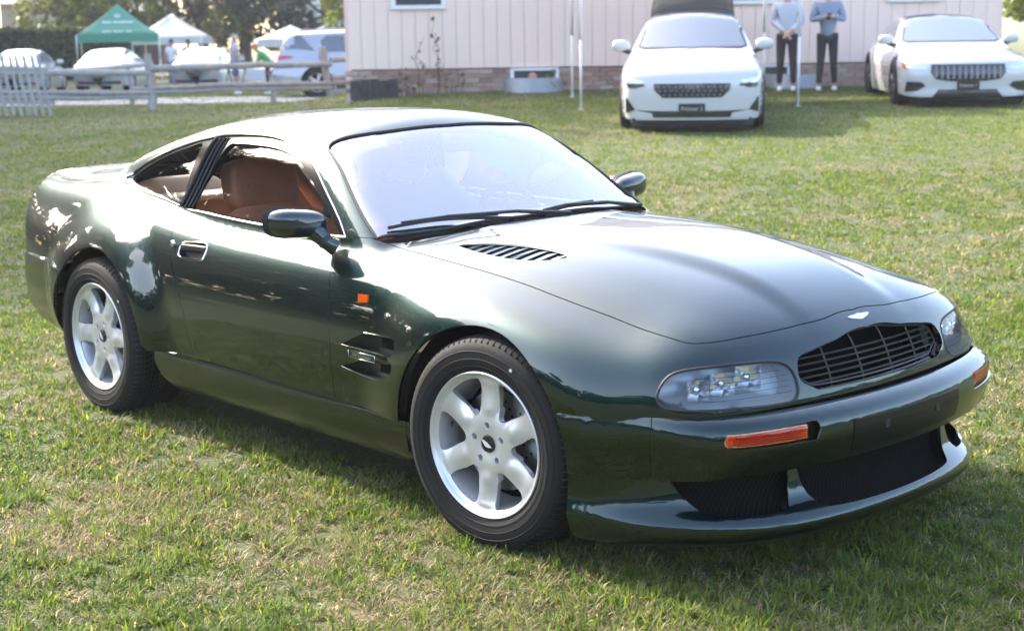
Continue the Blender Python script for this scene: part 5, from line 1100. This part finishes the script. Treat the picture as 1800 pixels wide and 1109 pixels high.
def bg_car(name, S, l, d, fwd, label, paint, roofm=None, group=None, glassm=None):
    """fwd: heading as (l, d); l, d: front axle"""
    fv = np.array(fwd, float); fv /= np.linalg.norm(fv); w = fv[0]*RGT+fv[1]*FWD; z0 = float(HT(l, d)); z1 = float(HT(l-fv[0]*S.wb, d-fv[1]*S.wb))
    root = empty(name, at(l, d), 0, label, 'car', group); root.rotation_euler = (0, -math.atan2(z0-z1, S.wb)*.45, math.atan2(w[1], w[0]))
    mp = Radial(.12, S.ax0, 6., S.ax1, 6., 2.1); f = S.f; G = glassm or M_cglass
    def sp(x, z): P = surf(f, AlongY(), np.array([x]), np.array([z]))[:, 0]; a, b = mp.dom(P); return (float(a), float(b))
    fx, rx = AlongX(-.6, 2.), AlongX(-S.wb+.5, -S.wb-2.)
    def fp(y, z, m=fx): P = surf(f, m, np.array([y]), np.array([z]))[:, 0]; a, b = mp.dom(P); return (float(a), float(b))
    rr = S.R+.045; ar = lambda c, a0, a1: [sp(c+rr*math.cos(math.radians(t)), S.R+rr*math.sin(math.radians(t))) for t in np.linspace(a0, a1, 16)]
    zb = .145
    zf0 = fp(0, zb)
    lower = [zf0]+[fp(-y, zb) for y in np.linspace(.02, .68, 26)]+[sp(rr*.99, zb+.04)]+ar(0, 2, 178)+[sp(-rr-.02, zb), sp(-S.wb*.5, zb), sp(-S.wb+rr+.02, zb)]+ar(-S.wb, 2, 178)+[sp(-S.wb-rr-.02, zb+.04)]+[fp(-y, zb+.08, rx) for y in np.linspace(.7, 0, 26)]
    loop = both_sides(lower)
    panel('body', f, mp, loop, paint, root, step=(.06, .06), warp=lambda a: 1+6*max(a-S.ax0, 0)+6*max(S.ax1-a, 0), gap=0, fold=.03)
    def gl(pts, nm, m=G, off=.004, st=(.07, .06), both=None, mapf=None, fold=.006): return panel(nm, f, mapf or mp, pts, m, root, step=st, off=off, fold=fold, gap=0, both=both)
    def g3(P): return [tuple(map(float, mp.dom(np.array(q)))) for q in P]
    zt = lambda x: float(S.rf(np.array(x)))
    def gpt(x, z): P = surf(S.green, AlongY(.05), np.array([x]), np.array([z]))[:, 0]; a, b = mp.dom(P); return (float(a), float(b))
    (x0, z0_), (x1, z1_) = S.ws
    def wpt(y, t):
        z = z0_+(z1_-z0_)*t; P = surf(S.green, AlongX(-2., 1.), np.array([y]), np.array([z]))[:, 0]; a, b = mp.dom(P); return (float(a), float(b))
    hw0, hw1 = S.wsw
    scr = [wpt(0, .06), wpt(-hw0*.5, .06), wpt(-hw0*.9, .06), wpt(-hw0, .10), wpt(-(hw0+hw1)/2, .5), wpt(-hw1, .93), wpt(-hw1*.9, .96), wpt(-hw1*.5, .97), wpt(0, .97)]
    bor = [wpt(0, .0), wpt(-hw0*.5, .0), wpt(-hw0*.92, .0), wpt(-hw0-.03, .08), wpt(-(hw0+hw1)/2-.035, .5), wpt(-hw1-.03, .95), wpt(-hw1*.95, .995), wpt(-hw1*.5, 1.), wpt(0, 1.)]
    gl(both_sides(bor), 'screen_border', M_clad, .002)
    gl(both_sides(scr), 'windscreen', off=.006)
    (x0, z0_), (x1, z1_) = S.rs
    def rpt(y, t):
        z = z0_+(z1_-z0_)*t; P = surf(S.green, AlongX(-S.wb+.9, -S.wb-2.), np.array([y]), np.array([z]))[:, 0]; a, b = mp.dom(P); return (float(a), float(b))
    rw = [rpt(0, .10), rpt(-.35, .10), rpt(-hw0*.82, .12), rpt(-hw1*.82, .92), rpt(-.3, .94), rpt(0, .94)]
    gl(both_sides(rw), 'rear_window')
    if S.side: 
        for P in S.side: gl([gpt(x, z) for x, z in P], 'side_window', both=True)
    W0 = float(S.wp(np.array(-.0)))+.012
    wh_ = bg_wheel(S.R, .23, S.rim)
    for i, (x, sg) in enumerate(((0, 1), (-S.wb, 1), (0, -1), (-S.wb, -1))):
        q = wh_ if i == 0 else copy_tree(wh_); q.parent = root; q.location = (x, -W0*sg, S.R); q.rotation_euler = (0, .3*i, 0 if sg > 0 else math.pi)
    for x in (0, -S.wb):
        for sg in (1, -1): mb = MB(); mb.lathe([(.02, -(W0-.24)), (rr+.01, -(W0-.24)), (rr+.01, -(W0-.05))], 24, 'y'); mb.v = [(a+x, b*sg, c+S.R) for a, b, c in mb.v]; mb.build('wheel_liner', M_dark, root)
    mb = MB(); mb.box((-S.wb/2, 0, .29), (S.wb-.8, 1.5, .16)); mb.box((-S.wb/2, 0, .34), (S.wb+1.2, .95, .16)); mb.build('underbody', M_dark, root, smooth=False)
    for sg in (1, -1):
        x, z = S.mirror; y = (S.wg+.16)*sg; sup_ell((x, y, z), (.075, .12, .075), .7, .7, n=8).build('door_mirror', paint, root)
        mb = MB(); mb.tube([(x, y-.02*sg, z-.05), (x+.02, y-.16*sg, z-.11)], [.035, .03], 8); mb.build('mirror_foot', M_clad, root)
    return root, mp, f, gl, fp, sp, g3, gpt, wpt
def front_patch(f, root, nm, yz, m, off=.006, both=None, st=(.04, .03), fold=.012, x=(-.4, 2.)): return panel(nm, f, AlongX(*x), yz, m, root, step=st, off=off, fold=fold, gap=0, both=both)
# ---- white electric hatchback, nose towards the lawn
EV = CarShape(plan=([-3.9, -3.5, -2.7, -1.5, -.4, .3, .9], [.84, .89, .905, .905, .90, .885, .84]), top=([-3.8, -2.7, -1.2, -.6, 0, .5, .8, 1.0], [1.06, 1.02, 1.01, 1.0, .955, .885, .82, .74]), nose=([.05, .14, .25, .42, .60, .72, .82], [.78, .845, .86, .87, .86, .82, .70]),
    roof=([-3.9, -3.5, -3., -2.4, -1.8, -1.1, -.5], [1.10, 1.25, 1.39, 1.465, 1.475, 1.42, 1.30]), tail=([.2, .5, .9, 1.1], [-3.55, -3.66, -3.72, -3.60]), ws=((-.42, .99), (-1.22, 1.43)), rs=((-3.75, 1.08), (-2.9, 1.44)), zmid=.62, tum=.55, crown=.07, bow=.16, kn=.14, belt=1.0, wg=.80, gt=.44, taper=.02,
    wb=2.735, R=.345, ax0=-.1, ax1=-3.0, wsw=(.70, .565), mirror=(-.72, 1.05), rim=mat('dark grey rim', (.12, .12, .13), .35, .6), side=[[(-.95, 1.03), (-1.45, 1.36), (-2.0, 1.385), (-2.05, 1.03)], [(-2.12, 1.03), (-2.1, 1.385), (-2.75, 1.35), (-3.1, 1.20), (-3.0, 1.06)]])
v = np.array([-2.40, -19.6])/math.hypot(2.40, 19.6)
ev, mp_, f_, gl_, fp_, sp_, g3_, gpt_, wpt_ = bg_car('electric_hatchback', EV, 2.40, 19.6, v, 'white electric hatchback facing the camera with its tailgate raised, under the canopy', M_wpaint)
front_patch(f_, ev, 'grille', [(-.48, .60), (-.47, .52), (-.37, .425), (.37, .425), (.47, .52), (.48, .60)], M_blackg, st=(.06, .03))
mb = MB()
for i in range(13):
    for z in (.46, .51, .56):
        y = -.42+.07*i+.018*(z == .51)
        if abs(y) < .49-(.58-z)*.9: q = surf(f_, AlongX(-.4, 2.), np.array([y]), np.array([z]))[:, 0]; mb.box((q[0]+.012, y, z), (.012, .022, .012))
tag(mb.build('grille_studs', M_spaint, ev, smooth=False), kind='stuff')
for sg in (1, -1):
    front_patch(f_, ev, 'headlight', [(sg*.86, .735), (sg*.87, .62), (sg*.83, .60), (sg*.60, .605), (sg*.60, .625), (sg*.80, .665), (sg*.83, .73)][::sg], M_lampw, st=(.03, .02)); front_patch(f_, ev, 'lamp_unit', [(sg*.82, .602), (sg*.62, .598), (sg*.58, .575), (sg*.70, .545), (sg*.80, .55)][::sg], M_blackg, st=(.03, .02))
    front_patch(f_, ev, 'corner_vent', [(sg*.83, .43), (sg*.83, .235), (sg*.715, .275), (sg*.74, .31)][::sg], M_blackg, st=(.03, .03))
front_patch(f_, ev, 'lower_intake', [(-.72, .272), (-.50, .235), (-.48, .18), (.48, .18), (.50, .235), (.72, .272), (.5, .262), (0, .258), (-.5, .262)], M_blackg, st=(.06, .02))
front_patch(f_, ev, 'under_nose_black', [(-.78, .135), (-.5, .115), (0, .108), (.5, .115), (.78, .135), (.76, .04), (-.76, .04)], M_clad, st=(.06, .03))  # black patch stands for the shadow and tyres under the nose
mb = MB(); mb.box((.885, 0, .29), (.02, .33, .125)); pl = mb.build('number_plate', M_blackg, ev, bevel=.004); text_mesh('plate_letters', 'Polestar 2', .066, .001, mat_once_s('plate grey', (.45, .45, .47), .4), pl, (.8965, 0, .288), (PI/2, 0, PI/2))
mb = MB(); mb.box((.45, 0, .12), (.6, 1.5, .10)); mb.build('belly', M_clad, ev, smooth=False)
tg = MB(); n = 8; v = []
for i in range(n+1):
    t = i/n
    for k in range(9): u = -1+2*k/8; v.append((-2.95-.95*t, u*(.62-.03*t), 1.475+.30*t+.06*math.sin(PI*t)-.05*u*u))
tg.add(v, [(i*9+k, i*9+k+1, (i+1)*9+k+1, (i+1)*9+k) for i in range(n) for k in range(8)]); o = tg.build('tailgate', M_blackg, ev); sd = o.modifiers.new('t', 'SOLIDIFY'); sd.thickness = .05; sd.offset = -1
mb = MB(); mb.tube([(-3.86, -.60, 1.70), (-3.90, 0, 1.80), (-3.86, .60, 1.70)], .06, 8); mb.build('tailgate_edge', M_clad, o)
# ---- white electric coupe with a black roof
PC = CarShape(plan=([-3.7, -3.3, -2.74, -1.5, -.4, .3, .85], [.86, .93, .955, .93, .935, .935, .88]), top=([-3.6, -2.7, -1.2, -.6, 0, .5, .75, .95], [1.0, .97, .93, .91, .86, .79, .725, .65]), nose=([.05, .12, .25, .42, .60, .68, .78], [.78, .84, .85, .86, .83, .78, .64]),
    roof=([-3.7, -3.3, -2.8, -2.2, -1.7, -1.1, -.5], [.98, 1.12, 1.27, 1.345, 1.345, 1.27, 1.1]), tail=([.2, .5, .9, 1.1], [-3.45, -3.56, -3.60, -3.5]), ws=((-.45, .91), (-1.42, 1.31)), rs=((-3.5, 1.0), (-2.6, 1.32)), zmid=.58, tum=.75, crown=.08, bow=.14, kn=.16, belt=.93, wg=.80, gt=.50, taper=.05,
    wb=2.742, R=.345, ax0=-.1, ax1=-3.0, wsw=(.72, .56), mirror=(-.82, .97), rim=mat('dark rim', (.05, .05, .055), .3, .6), side=[[(-1.05, .96), (-1.6, 1.24), (-2.1, 1.275), (-2.6, 1.20), (-2.95, 1.06), (-2.7, .98), (-1.8, .955)]])
pc, mp_, f_, gl_, fp_, sp_, g3_, gpt_, wpt_ = bg_car('electric_coupe', PC, 6.85, 22.9, (-.10, -1), 'white electric coupe with a black roof parked at the right edge by the pink house', M_wpaint)
rt = [(float(x), math.pi/2) for x in (-1.50, -2.6)]
gl_([(-1.46, 1.16), (-1.50, math.pi/2), (-1.46, PI-1.16), (-2.55, PI-1.20), (-2.6, math.pi/2), (-2.55, 1.20)], 'roof_panel', M_blackg, .004, (.08, .08))
front_patch(f_, pc, 'grille', [(-.53, .62), (-.54, .50), (-.46, .405), (-.25, .375), (.25, .375), (.46, .405), (.54, .50), (.53, .62)], M_blackg, st=(.06, .03))
for i in range(12):
    y = -.46+.0836*i; q = surf(f_, AlongX(-.4, 2.), np.array([y, y, y]), np.array([.60, .50, .41+.02*(abs(y) > .4)])).T; mb = MB(); mb.tube([p+np.array((.006, 0, 0)) for p in q], [.010, .016, .020], 6); mb.build('grille_slat', mat_once_s('grille slat grey', (.16, .165, .19), .3), pc)
for sg in (1, -1):
    front_patch(f_, pc, 'headlight', [(sg*.885, .655), (sg*.89, .575), (sg*.70, .535), (sg*.60, .545), (sg*.56, .565), (sg*.66, .60)][::sg], M_lampw, st=(.03, .02)); front_patch(f_, pc, 'amber_lamp', [(sg*.905, .648), (sg*.91, .572), (sg*.87, .563), (sg*.865, .64)][::sg], M_amber, .010, st=(.02, .02))
    front_patch(f_, pc, 'side_intake', [(sg*.86, .375), (sg*.88, .22), (sg*.72, .235), (sg*.60, .31), (sg*.66, .365)][::sg], M_blackg, st=(.04, .03))
front_patch(f_, pc, 'lower_intake', [(-.42, .255), (-.52, .13), (.52, .13), (.42, .255)], M_blackg, st=(.06, .03)); front_patch(f_, pc, 'under_nose_black', [(-.80, .085), (.80, .085), (.78, .02), (-.78, .02)], M_clad, st=(.06, .03), off=-.01)
mb = MB(); mb.box((.865, 0, .315), (.02, .32, .125)); pl = mb.build('number_plate', M_blackg, pc, bevel=.004); text_mesh('plate_letters', 'Polestar 1', .062, .001, mat_once_s('plate grey', (.45, .45, .47), .4), pl, (.8765, 0, .313), (PI/2, 0, PI/2))
# ---- white saloons seen from behind, silver estate
SD = CarShape(plan=([-3.9, -3.4, -2.7, -1.5, -.4, .3, .9], [.82, .88, .90, .90, .895, .87, .80]), top=([-3.8, -2.7, -1.2, -.6, 0, .5, .8, 1.0], [.99, .97, .96, .94, .90, .83, .77, .70]), nose=([.05, .14, .25, .42, .60, .72, .82], [.78, .84, .86, .87, .84, .78, .66]),
    roof=([-3.9, -3.4, -3., -2.3, -1.8, -1.1, -.5], [.98, 1.12, 1.27, 1.43, 1.445, 1.36, 1.2]), tail=([.2, .5, .9, 1.1], [-3.65, -3.78, -3.84, -3.7]), ws=((-.42, .95), (-1.35, 1.40)), rs=((-3.65, .99), (-2.7, 1.41)), zmid=.6, tum=.6, crown=.07, bow=.16, kn=.14, belt=.96, wg=.78, gt=.45, taper=.03,
    wb=2.87, R=.335, ax0=-.1, ax1=-3.1, wsw=(.70, .56), mirror=(-.72, 1.0), rim=M_alloy, side=[[(-.98, .99), (-1.5, 1.32), (-2.1, 1.355), (-2.75, 1.27), (-3.1, 1.12), (-3.0, 1.01)]])
M_skyglass = mat('sky-pale glass', (.30, .33, .36), .05, Specular_IOR_Level=1., Coat_Weight=1., Coat_IOR=2.2)  # pale base colour stands for sky mirrored in the saloon windows
def tail_bits(root, f, S, red=.20):
    rx = (-S.wb+.5, -S.wb-2.)
    for sg in (1, -1): front_patch(f, root, 'tail_lamp', [(sg*.80, .86), (sg*.80, .78), (sg*.42, .76), (sg*.42, .81)][::sg], M_red, st=(.06, .04), x=rx)
    front_patch(f, root, 'rear_diffuser', [(-.72, .36), (-.70, .28), (.70, .28), (.72, .36)], M_clad, st=(.08, .04), x=rx)
    for sg in (1, -1): front_patch(f, root, 'reflector', [(sg*.70, .375), (sg*.70, .335), (sg*.50, .335), (sg*.50, .375)][::sg], M_red, st=(.08, .04), x=rx, off=.012)
    front_patch(f, root, 'number_plate', [(-.24, .62), (-.24, .50), (.24, .50), (.24, .62)], mat_once_s('plate white', (.6, .6, .62), .4), st=(.08, .05), x=rx)
plate_white = None
for l, d, fw, lb in ((-13.5, 53.2, (.0, 1), 'white saloon seen from behind, below the green canopy'), (-10.3, 53.6, (.02, 1), 'white saloon seen from behind, between the white canopy and the man in the cap'), (-16.6, 53.0, (-.10, 1), 'white saloon at the far left edge, behind the picket panel')):
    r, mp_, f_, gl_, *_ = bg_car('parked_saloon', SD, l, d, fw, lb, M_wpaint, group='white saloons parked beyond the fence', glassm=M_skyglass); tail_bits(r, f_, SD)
SU = CarShape(plan=([-4.1, -3.7, -3.0, -1.5, -.4, .3, .9], [.93, .965, .98, .98, .975, .95, .90]), top=([-4.2, -2.7, -1.2, -.6, 0, .5, .8, 1.0], [1.12, 1.12, 1.14, 1.13, 1.10, 1.04, .98, .90]), nose=([.05, .14, .3, .5, .8, .95, 1.05], [.80, .88, .90, .92, .90, .84, .72]),
    roof=([-4.3, -3.9, -3.2, -2.3, -1.6, -1.1, -.5], [1.62, 1.69, 1.75, 1.775, 1.75, 1.66, 1.45]), tail=([.2, .5, .9, 1.15], [-4.0, -4.12, -4.14, -4.08]), ws=((-.55, 1.14), (-1.35, 1.66)), rs=((-4.12, 1.12), (-3.80, 1.70)), zmid=.75, tum=.5, crown=.06, bow=.12, kn=.14, belt=1.14, wg=.90, gt=.34, taper=.01,
    wb=3.025, R=.39, ax0=-.1, ax1=-3.4, wsw=(.80, .66), mirror=(-.85, 1.18), rim=M_alloy, side=[[(-1.15, 1.19), (-1.55, 1.58), (-1.85, 1.62), (-1.85, 1.19)], [(-1.95, 1.19), (-1.95, 1.62), (-2.75, 1.62), (-2.9, 1.5), (-2.85, 1.19)], [(-3.05, 1.22), (-3.35, 1.58), (-3.95, 1.52), (-3.85, 1.28)]])
su, mp_, f_, *_ = bg_car('sport_utility_vehicle', SU, -2.2, 41.4, (1, .10), 'silver sport utility vehicle parked side-on, half hidden by the pink house', M_spaint)
for sg in (1, -1):
    panel('tail_lamp', f_, AlongY(), [(-4.05, 1.12), (-3.70, 1.10), (-3.62, 1.06), (-4.05, 1.00)], M_red, su, step=(.08, .05), off=.01, fold=.012, gap=0, mirror=sg < 0)
    panel('sill_cladding', f_, AlongY(), [(-.50, .40), (-2.52, .40), (-2.52, .22), (-.50, .22)], M_clad, su, step=(.2, .05), off=.01, fold=.012, gap=0, mirror=sg < 0)
    mb = MB(); mb.tube([(-1.5, .62*sg, 1.76), (-2.5, .63*sg, 1.80), (-3.7, .60*sg, 1.74)], .022, 6); mb.build('roof_rail', M_steel, su)

# ---------------------------------------------------------------- people
M_skin = mat('skin', (.50, .29, .21), .55, var=.06, scale=6, Subsurface_Weight=.1)
def skin_obj(name, joints, edges, radii, m, parent=None, root=0, sub=2):
    me = bpy.data.meshes.new(name); me.from_pydata([tuple(j) for j in joints], edges, []); o = bpy.data.objects.new(name, me); COL.objects.link(o)
    o.modifiers.new('skin', 'SKIN').use_smooth_shade = True; sk = me.skin_vertices[0].data
    for i, r in enumerate(radii): sk[i].radius = r if hasattr(r, '__len__') else (r, r); sk[i].use_root = i == root
    s = o.modifiers.new('sub', 'SUBSURF'); s.levels = s.render_levels = sub
    dg = bpy.context.evaluated_depsgraph_get(); m2 = bpy.data.meshes.new_from_object(o.evaluated_get(dg)); COL.objects.unlink(o); bpy.data.objects.remove(o)
    m2.materials.clear(); m2.polygons.foreach_set('use_smooth', [True]*len(m2.polygons)); return link(name, m2, m, parent)
def person(loc, rz, label, J, shirt, legs, shoes, hair, cap=None, shorts=False, short_sleeve=False, seated=False, group=None, hands=True):
    """J: joints in the person's own space, x forward, y left"""
    r = empty('person', loc, rz, label, 'person', group); g = lambda k: Vector(J[k])
    names = ['pelvis', 'waist', 'chest', 'neck', 'head', 'crown', 'shl', 'ell', 'wrl', 'shr', 'elr', 'wrr', 'hpl', 'knl', 'anl', 'hpr', 'knr', 'anr']
    rad = [.11, .105, .115, .052, .082, .065, .055, .040, .027, .055, .040, .027, .078, .052, .036, .078, .052, .036]; N = {n: i for i, n in enumerate(names)}; P = [g(n) for n in names]
    E = [('pelvis', 'waist'), ('waist', 'chest'), ('chest', 'neck'), ('neck', 'head'), ('head', 'crown'), ('chest', 'shl'), ('shl', 'ell'), ('ell', 'wrl'), ('chest', 'shr'), ('shr', 'elr'), ('elr', 'wrr'), ('pelvis', 'hpl'), ('hpl', 'knl'), ('knl', 'anl'), ('pelvis', 'hpr'), ('hpr', 'knr'), ('knr', 'anr')]
    E = [(N[a], N[b]) for a, b in E]
    if hands:
        for sd, w, e in (('l', 'wrl', 'ell'), ('r', 'wrr', 'elr')):
            dr = (g(w)-g(e)).normalized(); up = Vector(J.get('hand_up', (0, 0, 1))); sw = dr.cross(up).normalized()*(1 if sd == 'l' else -1); nrm = dr.cross(sw)
            palm = g(w)+dr*.055; P.append(palm); rad.append((.016, .036)); pi_ = len(P)-1; E.append((N[w], pi_))
            for k, (off, ln) in enumerate(((-.028, .062), (-.010, .072), (.009, .068), (.027, .052))):
                k0 = palm+dr*.042+sw*off; k1 = k0+dr*ln*.5+Vector((0, 0, -.012)); k2 = k1+dr*ln*.42+Vector((0, 0, -.026))
                for q, rr_ in ((k0, .0095), (k1, .0085), (k2, .007)): P.append(q); rad.append(rr_)
                n = len(P); E += [(pi_, n-3), (n-3, n-2), (n-2, n-1)]
            t0 = g(w)+dr*.03-sw*.036; t1 = t0+dr*.035-sw*.018; P += [t0, t1]; rad += [.012, .009]; n = len(P); E += [(pi_, n-2), (n-2, n-1)]
    skin_obj('body', P, E, rad, M_skin, r)
    k = lambda a, b, t: g(a)*(1-t)+g(b)*t
    SJ = [g('pelvis')-Vector((0, 0, .10))*(0 if seated else 1), g('waist'), g('chest'), g('neck')-Vector((0, 0, .035)), g('shl'), g('ell'), g('shr'), g('elr')]; SR = [(.158, .132), (.150, .125), (.155, .128), .066, .076, .056, .076, .056]; SE = [(0, 1), (1, 2), (2, 3), (2, 4), (4, 5), (2, 6), (6, 7)]
    if short_sleeve: SJ[5] = k('shl', 'ell', float(short_sleeve)); SJ[7] = k('shr', 'elr', float(short_sleeve)); SR[5] = SR[7] = .066
    else: SJ += [k('ell', 'wrl', .92), k('elr', 'wrr', .92)]; SR += [.040, .040]; SE += [(5, 8), (7, 9)]
    skin_obj('shirt', SJ, SE, SR, shirt, r)
    t = .55 if shorts else .98
    TJ = [g('pelvis')+Vector((0, 0, .03)), g('hpl'), g('knl'), g('hpr'), g('knr')]; TR = [(.140, .118), .100, .068, .100, .068]; TE = [(0, 1), (1, 2), (0, 3), (3, 4)]
    if shorts: TJ[2] = k('hpl', 'knl', .95); TJ[4] = k('hpr', 'knr', .95); TR[2] = TR[4] = .085
    else: TJ += [k('knl', 'anl', .93), k('knr', 'anr', .93)]; TR += [.050, .050]; TE += [(2, 5), (4, 6)]
    skin_obj('trousers', TJ, TE, TR, legs, r)
    for a in ('anl', 'anr'):
        q = g(a); toe = Vector(J.get('toe', (.16, 0, 0))); mb = MB()
        skin_obj('shoe', [q+Vector((-.03, 0, -.035)), q+toe*.45+Vector((0, 0, -.045)), q+toe+Vector((0, 0, -.058))], [(0, 1), (1, 2)], [(.047, .050), (.047, .040), (.043, .028)], shoes, r, sub=2)
    h = g('head'); c = g('crown'); up = (c-h).normalized(); fw = Vector(J.get('look', (1, 0, 0))); fw = (fw-up*fw.dot(up)).normalized(); sd = up.cross(fw); M = Matrix((fw, sd, up)).transposed().to_4x4()
    mb = MB(); mb.ball((0, 0, 0), (.098, .083, .088), 10); mb.v = [v_ for v_ in mb.v]; hm = mb.build('hair', hair, r, loc=h*.45+c*.55-fw*.014+up*.028); hm.rotation_euler = M.to_euler()
    mb = MB(); mb.tube([fw*.082+up*.03, fw*.105-up*.005, fw*.086-up*.015], [.010, .016, .012], 6)
    for s_ in (1, -1): mb.ball(tuple(sd*s_*.088+up*.0), (.018, .010, .028), 5)
    mb.build('nose_and_ears', M_skin, r, loc=h)
    mb = MB()
    for s_ in (1, -1): mb.ball(tuple(fw*.083+sd*s_*.032+up*.028), .010, 5)
    mb.box(tuple(fw*.083-up*.05), (.012, .045, .008), M=M.to_3x3()); mb.build('eyes_and_mouth', mat_once_s('dark features', (.09, .04, .035), .5), r, loc=h)
    if cap is not None:
        mb = MB(); mb.lathe([(.104, 0), (.104, .04), (.085, .085), (.04, .108), (.0001, .112)], 20, 'z'); mb.add([(.09, -.07, .01), (.19, -.05, .0), (.20, 0, .005), (.19, .05, .0), (.09, .07, .01), (.09, .05, .022), (.17, .04, .012), (.17, -.04, .012), (.09, -.05, .022)], [(0, 1, 7, 8), (1, 2, 3, 6, 7), (3, 4, 5, 6), (5, 8, 7, 6)])
        o = mb.build('cap', cap, r, loc=h+up*.035); o.rotation_euler = M.to_euler()
    return r
def stand(**k):
    J = dict(pelvis=(0, 0, .93), waist=(0, 0, 1.08), chest=(0, 0, 1.32), neck=(.01, 0, 1.50), head=(.025, 0, 1.60), crown=(.02, 0, 1.72), shl=(0, .185, 1.42), ell=(-.02, .25, 1.14), wrl=(.06, .24, .90), shr=(0, -.185, 1.42), elr=(-.02, -.25, 1.14), wrr=(.06, -.24, .90), hpl=(0, .09, .88), knl=(.02, .105, .49), anl=(-.01, .115, .095), hpr=(0, -.09, .88), knr=(.02, -.105, .49), anr=(-.01, -.115, .095)); J.update(k); return J
M_blu = mat('pale blue grey knit', (.45, .49, .56), .9, var=.08, scale=20, bump=.2, bscale=90); M_gry = mat('grey blue sweatshirt', (.20, .25, .34), .9, var=.08, scale=20, bump=.2, bscale=90); M_jet = mat('black denim', (.022, .022, .030), .85, var=.2, scale=14); M_sho = mat('white trainer', (.78, .78, .78), .5); M_hair = mat('brown hair', (.05, .03, .02), .7)
face = lambda l, d: math.atan2(*(-(XY(l, d)-CAM[:2])[::-1]))
person(at(4.91, 26.5), face(4.91, 26.5), 'man in a pale blue-grey jumper with hands clasped, beside the white canopy leg', stand(ell=(.02, .245, 1.16), wrl=(.20, .045, 1.0), elr=(.02, -.245, 1.16), wrr=(.20, -.04, .985)), M_blu, M_jet, M_sho, M_hair, group=None).scale = (1.05, 1.05, 1.05)
person(at(5.6, 26.4), face(5.6, 26.4)+.05, 'man in a grey-blue sweatshirt holding his hands up together, nearer the white coupe', stand(ell=(.05, .265, 1.17), wrl=(.25, .05, 1.24), elr=(.05, -.265, 1.17), wrr=(.25, -.05, 1.22), anl=(-.01, .13, .095), anr=(-.01, -.13, .095)), M_gry, M_jet, M_sho, M_hair).scale = (1.05, 1.05, 1.05)
p = np.array(at(5.6, 26.4)); u_ = face(5.6, 26.4)+.05; q = p+np.array((math.cos(u_)*.33, math.sin(u_)*.34, 1.29)); mb = MB(); mb.box((0, 0, 0), (.008, .075, .15), M=Matrix.Rotation(.7, 4, 'Y')); tag(mb.build('phone', M_blackg, None, tuple(q), (0, 0, u_), bevel=.006), 'dark phone held in both hands of the man in the sweatshirt', 'phone')
M_tee = mat('pale grey tee', (.42, .43, .47), .9); M_cap = mat('beige cap', (.50, .46, .38), .9); M_short = mat('blue shorts', (.10, .14, .26), .9); M_wtee = mat('white tee', (.72, .72, .74), .9); M_jean = mat('blue jeans', (.09, .13, .25), .9); M_grn = mat('bright green shirt', (.06, .38, .10), .9); M_peach = mat('peach top', (.55, .38, .28), .9); M_red2 = mat('ginger hair', (.42, .16, .07), .8)
person(at(-8.0, 44.0), AX, 'man in a beige cap, grey tee and blue shorts standing side-on at the rail fence', stand(ell=(.02, .24, 1.14), wrl=(.26, .20, 1.12), elr=(.06, -.24, 1.12), wrr=(.30, -.20, 1.10)), M_tee, M_short, M_sho, M_hair, M_cap, True, .72, hands=False)
person(at(-12.5, 56.0), face(-12.2, 53.5)+2.6, 'person in a white tee and blue jeans under the white canopy', stand(), M_wtee, M_jean, M_sho, M_hair, None, False, .72, hands=False)
person(at(-12.2, 57.5), face(-12.05, 55.0)+.6, 'person in a peach top under the white canopy beside the one in white', stand(), M_peach, M_jean, M_sho, M_hair, None, False, .72, hands=False)
person(at(-6.95, 43.6), AX+PI, 'person with ginger hair and a bright green shirt bending near the silver vehicle', stand(waist=(.04, 0, 1.0), chest=(.16, 0, 1.16), neck=(.28, 0, 1.24), head=(.35, 0, 1.29), crown=(.40, 0, 1.40), shl=(.20, .185, 1.20), shr=(.20, -.185, 1.20), ell=(.28, .22, .98), elr=(.28, -.22, .98), wrl=(.40, .15, .88), wrr=(.40, -.15, .88)), M_grn, M_jet, M_sho, M_red2, None, False, .72, hands=False)
p = at(-7.25, 45); o = empty('folding_table', p, AX, 'low folding table under a white cloth left of the silver vehicle', 'table'); mb = MB(); mb.box((0, 0, .71), (1.1, .6, .03)); mb.build('table_top', M_white, o)
for sx in (-1, 1):
    for sy in (-1, 1): mb = MB(); mb.tube([(sx*.48, sy*.24, .7), (sx*.5, sy*.26, 0)], .015, 6); mb.build('leg', M_steel, o)
mb = MB(); mb.box((0, -.31, .55), (1.1, .012, .32)); mb.build('cloth', M_wtee, o, smooth=False)
# person in the coupe, arm laid over the passenger seat
M_teal = mat('teal shirt', (.03, .19, .22), .85, var=.1, scale=20)
DJ = dict(pelvis=(-1.78, .37, .60), waist=(-1.84, .36, .74), chest=(-1.90, .32, .93), neck=(-1.90, .34, 1.06), head=(-1.87, .36, 1.13), crown=(-1.87, .37, 1.23), shl=(-1.90, .50, .99), ell=(-1.68, .56, .80), wrl=(-1.42, .48, .84), shr=(-1.97, .15, .90), elr=(-2.07, -.05, .90), wrr=(-2.10, -.15, 1.06), hpl=(-1.72, .46, .58), knl=(-1.32, .50, .64), anl=(-1.02, .48, .42), hpr=(-1.72, .28, .58), knr=(-1.32, .26, .64), anr=(-1.02, .28, .42), toe=(.12, 0, .02), hand_up=(1, 0, .3), look=(.6, -.8, 0))
person((0, 0, 0), 0, 'teal-shirted person in the green coupe, arm laid over the tan passenger seat', DJ, M_teal, M_jean, M_sho, M_hair, None, False, 1.04)
